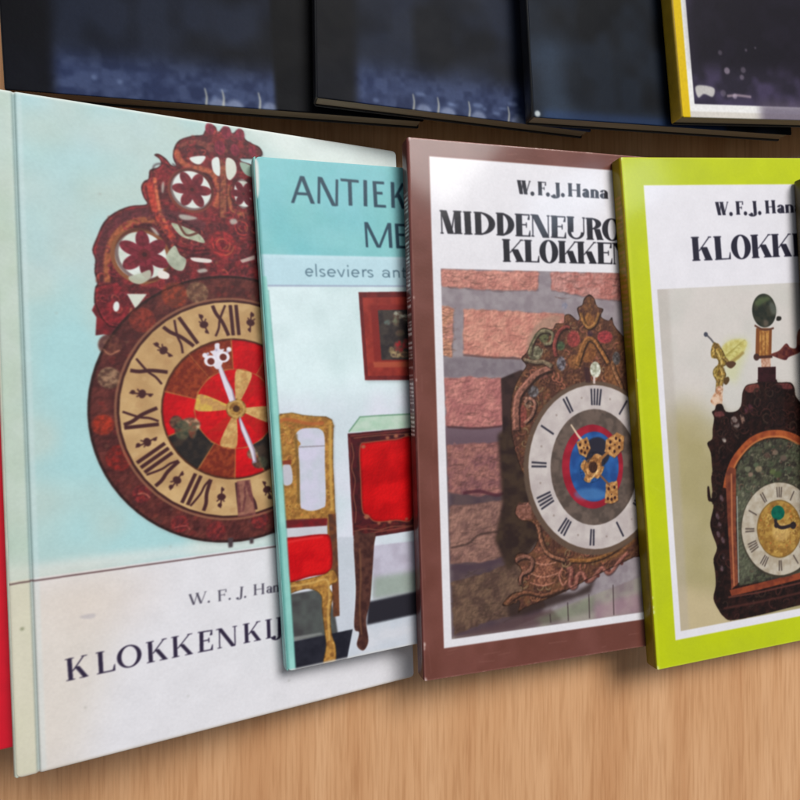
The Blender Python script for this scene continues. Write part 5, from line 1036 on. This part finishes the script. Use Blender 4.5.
def page_mat(name, rgb):
    """The cut edge of a block of pages: fine lines parallel to the covers."""
    m, nt, b = new_mat(name)
    tc = node(nt, 'ShaderNodeTexCoord'); mp = node(nt, 'ShaderNodeMapping')
    mp.inputs['Scale'].default_value = (12, 12, 4500)
    nt.links.new(tc.outputs['Object'], mp.inputs['Vector'])
    n = node(nt, 'ShaderNodeTexNoise'); n.inputs['Scale'].default_value = 1.0; n.inputs['Detail'].default_value = 3
    nt.links.new(mp.outputs['Vector'], n.inputs['Vector'])
    cr = node(nt, 'ShaderNodeValToRGB')
    cr.color_ramp.elements[0].color = (*[v * .6 for v in rgb], 1); cr.color_ramp.elements[1].color = (*rgb, 1)
    cr.color_ramp.elements[0].position = .3; cr.color_ramp.elements[1].position = .65
    nt.links.new(n.outputs['Fac'], cr.inputs['Fac']); nt.links.new(cr.outputs['Color'], b.inputs['Base Color'])
    b.inputs['Roughness'].default_value = .85
    return m

def wood_mat():
    m, nt, b = new_mat('varnished_wood')
    tc = node(nt, 'ShaderNodeTexCoord'); mp = node(nt, 'ShaderNodeMapping')
    mp.inputs['Scale'].default_value = (26, 2.2, 1); mp.inputs['Rotation'].default_value = (0, 0, math.radians(-3))
    nt.links.new(tc.outputs['Object'], mp.inputs['Vector'])
    n = node(nt, 'ShaderNodeTexNoise'); n.inputs['Scale'].default_value = 2.2; n.inputs['Detail'].default_value = 8; n.inputs['Roughness'].default_value = .62; n.inputs['Distortion'].default_value = .4
    nt.links.new(mp.outputs['Vector'], n.inputs['Vector'])
    mp2 = node(nt, 'ShaderNodeMapping'); mp2.inputs['Scale'].default_value = (520, 22, 1); mp2.inputs['Rotation'].default_value = (0, 0, math.radians(-3))
    nt.links.new(tc.outputs['Object'], mp2.inputs['Vector'])
    f = node(nt, 'ShaderNodeTexNoise'); f.inputs['Scale'].default_value = 1.6; f.inputs['Detail'].default_value = 4
    nt.links.new(mp2.outputs['Vector'], f.inputs['Vector'])
    cr = node(nt, 'ShaderNodeValToRGB')
    e = cr.color_ramp.elements
    e[0].position = .32; e[0].color = (.58, .285, .128, 1); e[1].position = .70; e[1].color = (.75, .43, .225, 1)
    x = e.new(.5); x.color = (.67, .36, .175, 1)
    nt.links.new(n.outputs['Fac'], cr.inputs['Fac'])
    cr2 = node(nt, 'ShaderNodeValToRGB')
    cr2.color_ramp.elements[0].position = .36; cr2.color_ramp.elements[0].color = (.80, .74, .68, 1); cr2.color_ramp.elements[1].position = .55; cr2.color_ramp.elements[1].color = (1, 1, 1, 1)
    nt.links.new(f.outputs['Fac'], cr2.inputs['Fac'])
    mix = node(nt, 'ShaderNodeMix', data_type='RGBA', blend_type='MULTIPLY'); mix.inputs[0].default_value = .7
    nt.links.new(cr.outputs['Color'], mix.inputs[6]); nt.links.new(cr2.outputs['Color'], mix.inputs[7])
    nt.links.new(mix.outputs[2], b.inputs['Base Color'])
    b.inputs['Roughness'].default_value = .34; b.inputs['Coat Weight'].default_value = .2; b.inputs['Coat Roughness'].default_value = .2
    bp = node(nt, 'ShaderNodeBump'); bp.inputs['Strength'].default_value = .06; bp.inputs['Distance'].default_value = .001
    nt.links.new(f.outputs['Fac'], bp.inputs['Height']); nt.links.new(bp.outputs['Normal'], b.inputs['Normal'])
    return m

# ------------------------------------------------------------------ book building
MM = 0.001
def link(name, bm, mats, parent, smooth=False):
    me = bpy.data.meshes.new(name)
    bmesh.ops.recalc_face_normals(bm, faces=bm.faces[:])
    bm.to_mesh(me); bm.free()
    for mt in (mats if isinstance(mats, (list, tuple)) else [mats]): me.materials.append(mt)
    if smooth:
        for p in me.polygons: p.use_smooth = True
    o = bpy.data.objects.new(name, me); COL.objects.link(o)
    if parent: o.parent = parent
    return o

def sheet(w, h, th, ztop, radius=1.0, groove=None, edge=.3, warp=0.0, nx=36, ny=44, seed=0, curl=None):
    """A board or card, w by h mm, its upper face at ztop(x): rounded corners, softened edge, optional joint groove.
    x runs 0..w, y runs 0..-h (the head of the book is y = 0)."""
    bm = bmesh.new(); uvl = bm.loops.layers.uv.new('UVMap')
    rn = random.Random(seed); ph = [rn.uniform(0, 6.28) for _ in range(4)]
    ex = [0, .12, .3, .6, 1.0, 1.6, 2.4]
    xs = sorted(set([round(v, 3) for v in ex] + [round(w - v, 3) for v in ex] + [w * i / nx for i in range(1, nx)] +
                    ([groove + d for d in (-1.1, -.8, -.5, -.25, 0, .25, .5, .8, 1.1)] if groove else [])))
    ss = [0, .12, .3, .6, 1.0, 1.6, 2.4]
    ys = sorted(set(ss + [h - v for v in ss] + [h * i / ny for i in range(1, ny)]))
    def inset(x):
        d = min(x, w - x)
        return 0.0 if d >= radius else radius - math.sqrt(max(radius ** 2 - (radius - d) ** 2, 0))
    def z(x, y):
        v = ztop(x)
        d = min(x, w - x, y, h - y)
        if d < edge: v -= edge * .8 * (1 - math.sqrt(max(1 - (1 - d / edge) ** 2, 0)))
        if groove: v -= .75 * math.exp(-((x - groove) / .5) ** 2)
        if warp: v += warp * (math.sin(x / w * 4.1 + ph[0]) * math.sin(y / h * 3.3 + ph[1]) + .5 * math.sin(x / w * 9 + ph[2]) * math.sin(y / h * 8 + ph[3]))
        if curl: v += curl(x, y)
        return v
    top, bot = [], []
    for x in xs:
        i = inset(x); ct, cb = [], []
        for y in ys:
            yy = i + (h - 2 * i) * y / h
            zz = z(x, yy)
            ct.append(bm.verts.new((x * MM, -yy * MM, zz * MM))); cb.append(bm.verts.new((x * MM, -yy * MM, min(zz - .05, ztop(x) - th + (curl(x, yy) if curl else 0)) * MM)))
        top.append(ct); bot.append(cb)
    n, m = len(xs), len(ys)
    def quad(a):
        f = bm.faces.new(a)
        for l in f.loops: l[uvl].uv = (l.vert.co.x / MM / w, 1 + l.vert.co.y / MM / h)
        return f
    for i in range(n - 1):
        for j in range(m - 1):
            quad((top[i][j], top[i][j + 1], top[i + 1][j + 1], top[i + 1][j])); quad((bot[i][j], bot[i + 1][j], bot[i + 1][j + 1], bot[i][j + 1]))
        quad((top[i][0], top[i + 1][0], bot[i + 1][0], bot[i][0])); quad((top[i][-1], bot[i][-1], bot[i + 1][-1], top[i + 1][-1]))
    for j in range(m - 1):
        quad((top[0][j], bot[0][j], bot[0][j + 1], top[0][j + 1])); quad((top[-1][j], top[-1][j + 1], bot[-1][j + 1], bot[-1][j]))
    return bm

def prism(profile, y0, y1, ny=1):
    """A closed x,z outline (mm) drawn along the book's length."""
    bm = bmesh.new()
    rings = []
    for k in range(ny + 1):
        y = y0 + (y1 - y0) * k / ny
        rings.append([bm.verts.new((x * MM, -y * MM, z * MM)) for x, z in profile])
    for k in range(ny):
        for i in range(len(profile)):
            j = (i + 1) % len(profile)
            bm.faces.new((rings[k][i], rings[k][j], rings[k + 1][j], rings[k + 1][i]))
    bm.faces.new(rings[0]); bm.faces.new(rings[-1][::-1])
    return bm

def spine_mesh(h, t0, t1, bulge=.5, th=.5, n=8):
    """The back of a book: a slightly rounded strip standing on its left side from height t0 to t1; u across, v along."""
    bm = bmesh.new(); uvl = bm.loops.layers.uv.new('UVMap')
    out = []; inn = []
    for i in range(n + 1):
        a = i / n; zz = t0 + (t1 - t0) * a; b = bulge * math.sqrt(max(0, 1 - (2 * a - 1) ** 4))
        out.append((-b, zz, a)); inn.append((th - b * .2, t0 + (t1 - t0) * (.06 + .88 * a), a))
    cols = []
    for y in (0, .3, h - .3, h):
        sh = .25 if y in (0, h) else 0
        cols.append(([bm.verts.new(((x + sh) * MM, -y * MM, z * MM)) for x, z, a in out], [bm.verts.new((x * MM, -y * MM, z * MM)) for x, z, a in inn], y))
    def quad(vs, uvs):
        f = bm.faces.new(vs)
        for l, uv in zip(f.loops, uvs): l[uvl].uv = uv
    for k in range(len(cols) - 1):
        o0, i0, y0 = cols[k]; o1, i1, y1 = cols[k + 1]
        for i in range(n):
            a, b = i / n, (i + 1) / n
            quad((o0[i], o0[i + 1], o1[i + 1], o1[i]), ((a, 1 - y0 / h), (b, 1 - y0 / h), (b, 1 - y1 / h), (a, 1 - y1 / h)))
            quad((i0[i], i1[i], i1[i + 1], i0[i + 1]), ((.5, 1 - y0 / h),) * 4)
        for i in (0, n):
            quad((o0[i], o1[i], i1[i], i0[i]), ((i / n, 1 - y0 / h),) * 4)
    for o_, i_, y in (cols[0], cols[-1]):
        for i in range(n): quad((o_[i], i_[i], i_[i + 1], o_[i + 1]), ((.5, 1 - y / h),) * 4)
    return bm

def thing(name, label, cat, corner, rot, t, group=None):
    """An Empty at the book's base; corner is the head-and-spine corner of its upper face."""
    o = bpy.data.objects.new(name, None); COL.objects.link(o)
    o.empty_display_size = .02
    R = Euler(rot, 'XYZ').to_matrix()
    o.location = Vector(corner) - R @ Vector((0, 0, t * MM)); o.rotation_euler = rot
    o['label'] = label; o['category'] = cat
    if group: o['group'] = group
    return o

def paperback(label, corner, rot, w, h, t, cover_mat, spine_mat, back_mat, group, radius=1.0, warp=.12, seed=0, under=None, category='book'):
    """under(x): underside of the book (mm, 0 at the spine) when it does not lie shut and flat."""
    under = under or (lambda x: 0.0)
    r = thing('paperback_book', label, category, corner, rot, t, group)
    link('front_cover', sheet(w, h, .35, lambda x: t, radius, edge=.3, warp=warp, seed=seed), cover_mat, r, True)
    link('spine', spine_mesh(h - .3, .1, t - .12), spine_mat, r, True)
    k = 10; xs = [.5 + (w - 1.3) * i / k for i in range(k + 1)]
    bm = prism([(x, t - .55) for x in xs] + [(x, under(x) + .5) for x in reversed(xs)], .6, h - .6)
    link('page_block', bm, PAPER, r)
    link('back_cover', sheet(w, h, .35, lambda x: under(x) + .4, radius, edge=.1, seed=seed), back_mat, r, True)
    return r

# ------------------------------------------------------------------ the table
WOOD = wood_mat()
bm = bmesh.new(); bmesh.ops.create_grid(bm, x_segments=4, y_segments=4, size=.8)
bmesh.ops.translate(bm, verts=bm.verts[:], vec=(.1, 0, 0))
table = link('table_surface', bm, WOOD, None)
table['kind'] = 'structure'
table['label'] = 'reddish brown varnished wooden table top under the books'

# ------------------------------------------------------------------ the books
PAPER = page_mat('page_edges', (.62, .54, .40))
PAPER_DARK = page_mat('browned_page_edges', (.34, .26, .18))
FRONT = 'clock and antiques books overlapping in the front row'
BACK = 'dark books in the row behind'

# hardback with the painted wall clock, left
def hardback(label, corner, rot, w, h, t, cover_mat, side_mat, back_mat, group, seed=0):
    r = thing('hardback_book', label, 'book', corner, rot, t, group)
    link('front_cover', sheet(w, h, 2.0, lambda x: t, 2.6, groove=6.2, edge=.9, warp=.1, seed=seed), cover_mat, r, True)
    link('spine', spine_mesh(h - .2, .2, t - .3, bulge=.8, th=1.2), side_mat, r, True)
    link('page_block', prism([(2, t - 2.05), (w - 3.2, t - 2.05), (w - 3.2, 2.05), (2, 2.05)], 3, h - 3), PAPER, r)
    link('back_cover', sheet(w, h, 2.0, lambda x: 2.0, 2.6, edge=.5, seed=seed), back_mat, r, True)
    return r
PALE = flat('pale_cloth_board', (.55, .58, .48), .55)
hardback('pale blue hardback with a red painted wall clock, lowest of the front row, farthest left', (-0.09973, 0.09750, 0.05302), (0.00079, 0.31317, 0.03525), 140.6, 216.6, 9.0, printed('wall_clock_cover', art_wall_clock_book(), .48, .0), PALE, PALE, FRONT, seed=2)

# furniture paperback lying open a little on the hardback
def sprung(x): return -x * .094 if x < 58 else -5.45 + (x - 58) * .05
TEAL = flat('turquoise_card', (.23, .50, .47), .4)
paperback('turquoise paperback with a gilded chair and red cabinet, lying on the pale blue hardback', (-0.02083, 0.08733, 0.03472), (-0.00104, 0.21911, 0.06325), 112, 185.8, 6.6, printed('furniture_cover', art_furniture_book(), .42, .02), TEAL, TEAL, FRONT, radius=2.2, warp=.15, seed=4, under=sprung)

BROWN = flat('brown_card', (.20, .068, .05), .4)
sp3 = art_spine(204, 8, (112, 62, 58), (92, 50, 48), (250, 238, 232), 20, 112, 6, 1.3)
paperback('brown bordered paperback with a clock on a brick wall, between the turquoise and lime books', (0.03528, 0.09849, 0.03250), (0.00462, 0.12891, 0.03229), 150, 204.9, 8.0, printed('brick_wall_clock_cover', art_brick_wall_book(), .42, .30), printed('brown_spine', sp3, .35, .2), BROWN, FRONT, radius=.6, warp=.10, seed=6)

LIME = flat('lime_card', (.46, .52, .01), .4)
sp4 = art_spine(208, 7, (146, 128, 10), (132, 112, 12), (176, 124, 60), 15, 76, 9, 1.9)  # olive base darker than the cover: the spine's shaded side is painted in
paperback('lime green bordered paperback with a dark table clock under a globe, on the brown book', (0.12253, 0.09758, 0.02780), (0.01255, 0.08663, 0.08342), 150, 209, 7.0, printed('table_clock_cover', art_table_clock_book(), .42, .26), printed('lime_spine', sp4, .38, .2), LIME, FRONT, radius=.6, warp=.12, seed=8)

OLIVE = flat('dark_olive_card', (.060, .040, .010), .45)
paperback('dark olive spine of a book at the right edge, lying on the lime green book', (0.20548, 0.09387, 0.02850), (0.0, 0.07854, 0.05934), 150, 150, 7.0, OLIVE, OLIVE, OLIVE, FRONT, radius=.8, warp=.1, seed=10)

# red folder-thick book the hardback leans on
RED = flat('red_glossy_card', (.62, .004, .020), .3, var=.06, coat=.3)
def wedge_under(x): return -(200 - x) * math.tan(math.radians(17.9)) * 0 - 0
rb = thing('thick_book', 'plain bright red book under the left edge of the pale blue hardback', 'book', *((-0.20623, 0.06808, 0.07819), (0.00079, 0.31317, 0.03525)), 10.0, FRONT)
link('front_cover', sheet(150, 185, 2.2, lambda x: 10.0, 2.0, edge=.8, warp=.1, seed=12), RED, rb, True)
def rb_under(x): return -(150 - x) * math.tan(math.radians(17.94))
xs = [1.5 + (150 - 4.5) * i / 8 for i in range(9)]
link('page_block', prism([(x, 7.7) for x in xs] + [(x, rb_under(x) + 2.4) for x in reversed(xs)], 3, 182), PAPER, rb)
link('back_cover', sheet(150, 185, 2.2, lambda x: rb_under(x) + 2.3, 2.0, edge=.5, seed=13), RED, rb, True)
link('spine', spine_mesh(184.6, rb_under(0) + .3, 9.6, bulge=1.0, th=1.4), RED, rb, True)

# the dark row behind
BLACK = flat('black_card', (.012, .012, .014), .35, coat=.2)
TANB = flat('dull_brown_card', (.10, .072, .05), .5)
for label, pose, w, kind, seed in [('dark blue book in the back row, farthest left, above the wall clock book', ((-0.11205, 0.28303, 0.03950), (0.0, 0.15635, 0.05916)), 147.7, 'blue', 41),
    ('blue book with pale bird-like marks in the back row above the furniture book', ((-0.00128, 0.29024, 0.03400), (0.0, 0.15280, 0.01541)), 115, 'blue', 47),
    ('plain near-black navy book in the back row above the brown brick-wall clock book', ((0.07449, 0.28905, 0.03200), (0.0, 0.12454, 0.05624)), 124.8, 'navy', 43),
    ('dark book with a mustard yellow border in the back row above the lime book', ((0.12946, 0.29202, 0.03300), (0.0, 0.11443, 0.09248)), 120, 'yellow', 44)]:
    P = art_dark(w, 180, kind, seed)
    r = thing('paperback_book', label, 'book', pose[0], pose[1], 7.0, BACK)
    link('front_cover', sheet(w, 180, .35, lambda x: 7.0, .8, edge=.3, warp=.15, seed=seed), printed('dark_cover', P, .5, .0, spec=.05), r, True)
    link('spine', spine_mesh(179.7, .1, 6.88), BLACK if kind != 'yellow' else flat('mustard_card', (.42, .27, .015), .4), r, True)
    link('page_block', prism([(.5, 6.45), (w - .8, 6.45), (w - .8, .5), (.5, .5)], .6, 179.2), PAPER_DARK, r)
    link('back_cover', sheet(w, 180, .35, lambda x: .4, .8, edge=.1, seed=seed), BLACK, r, True)
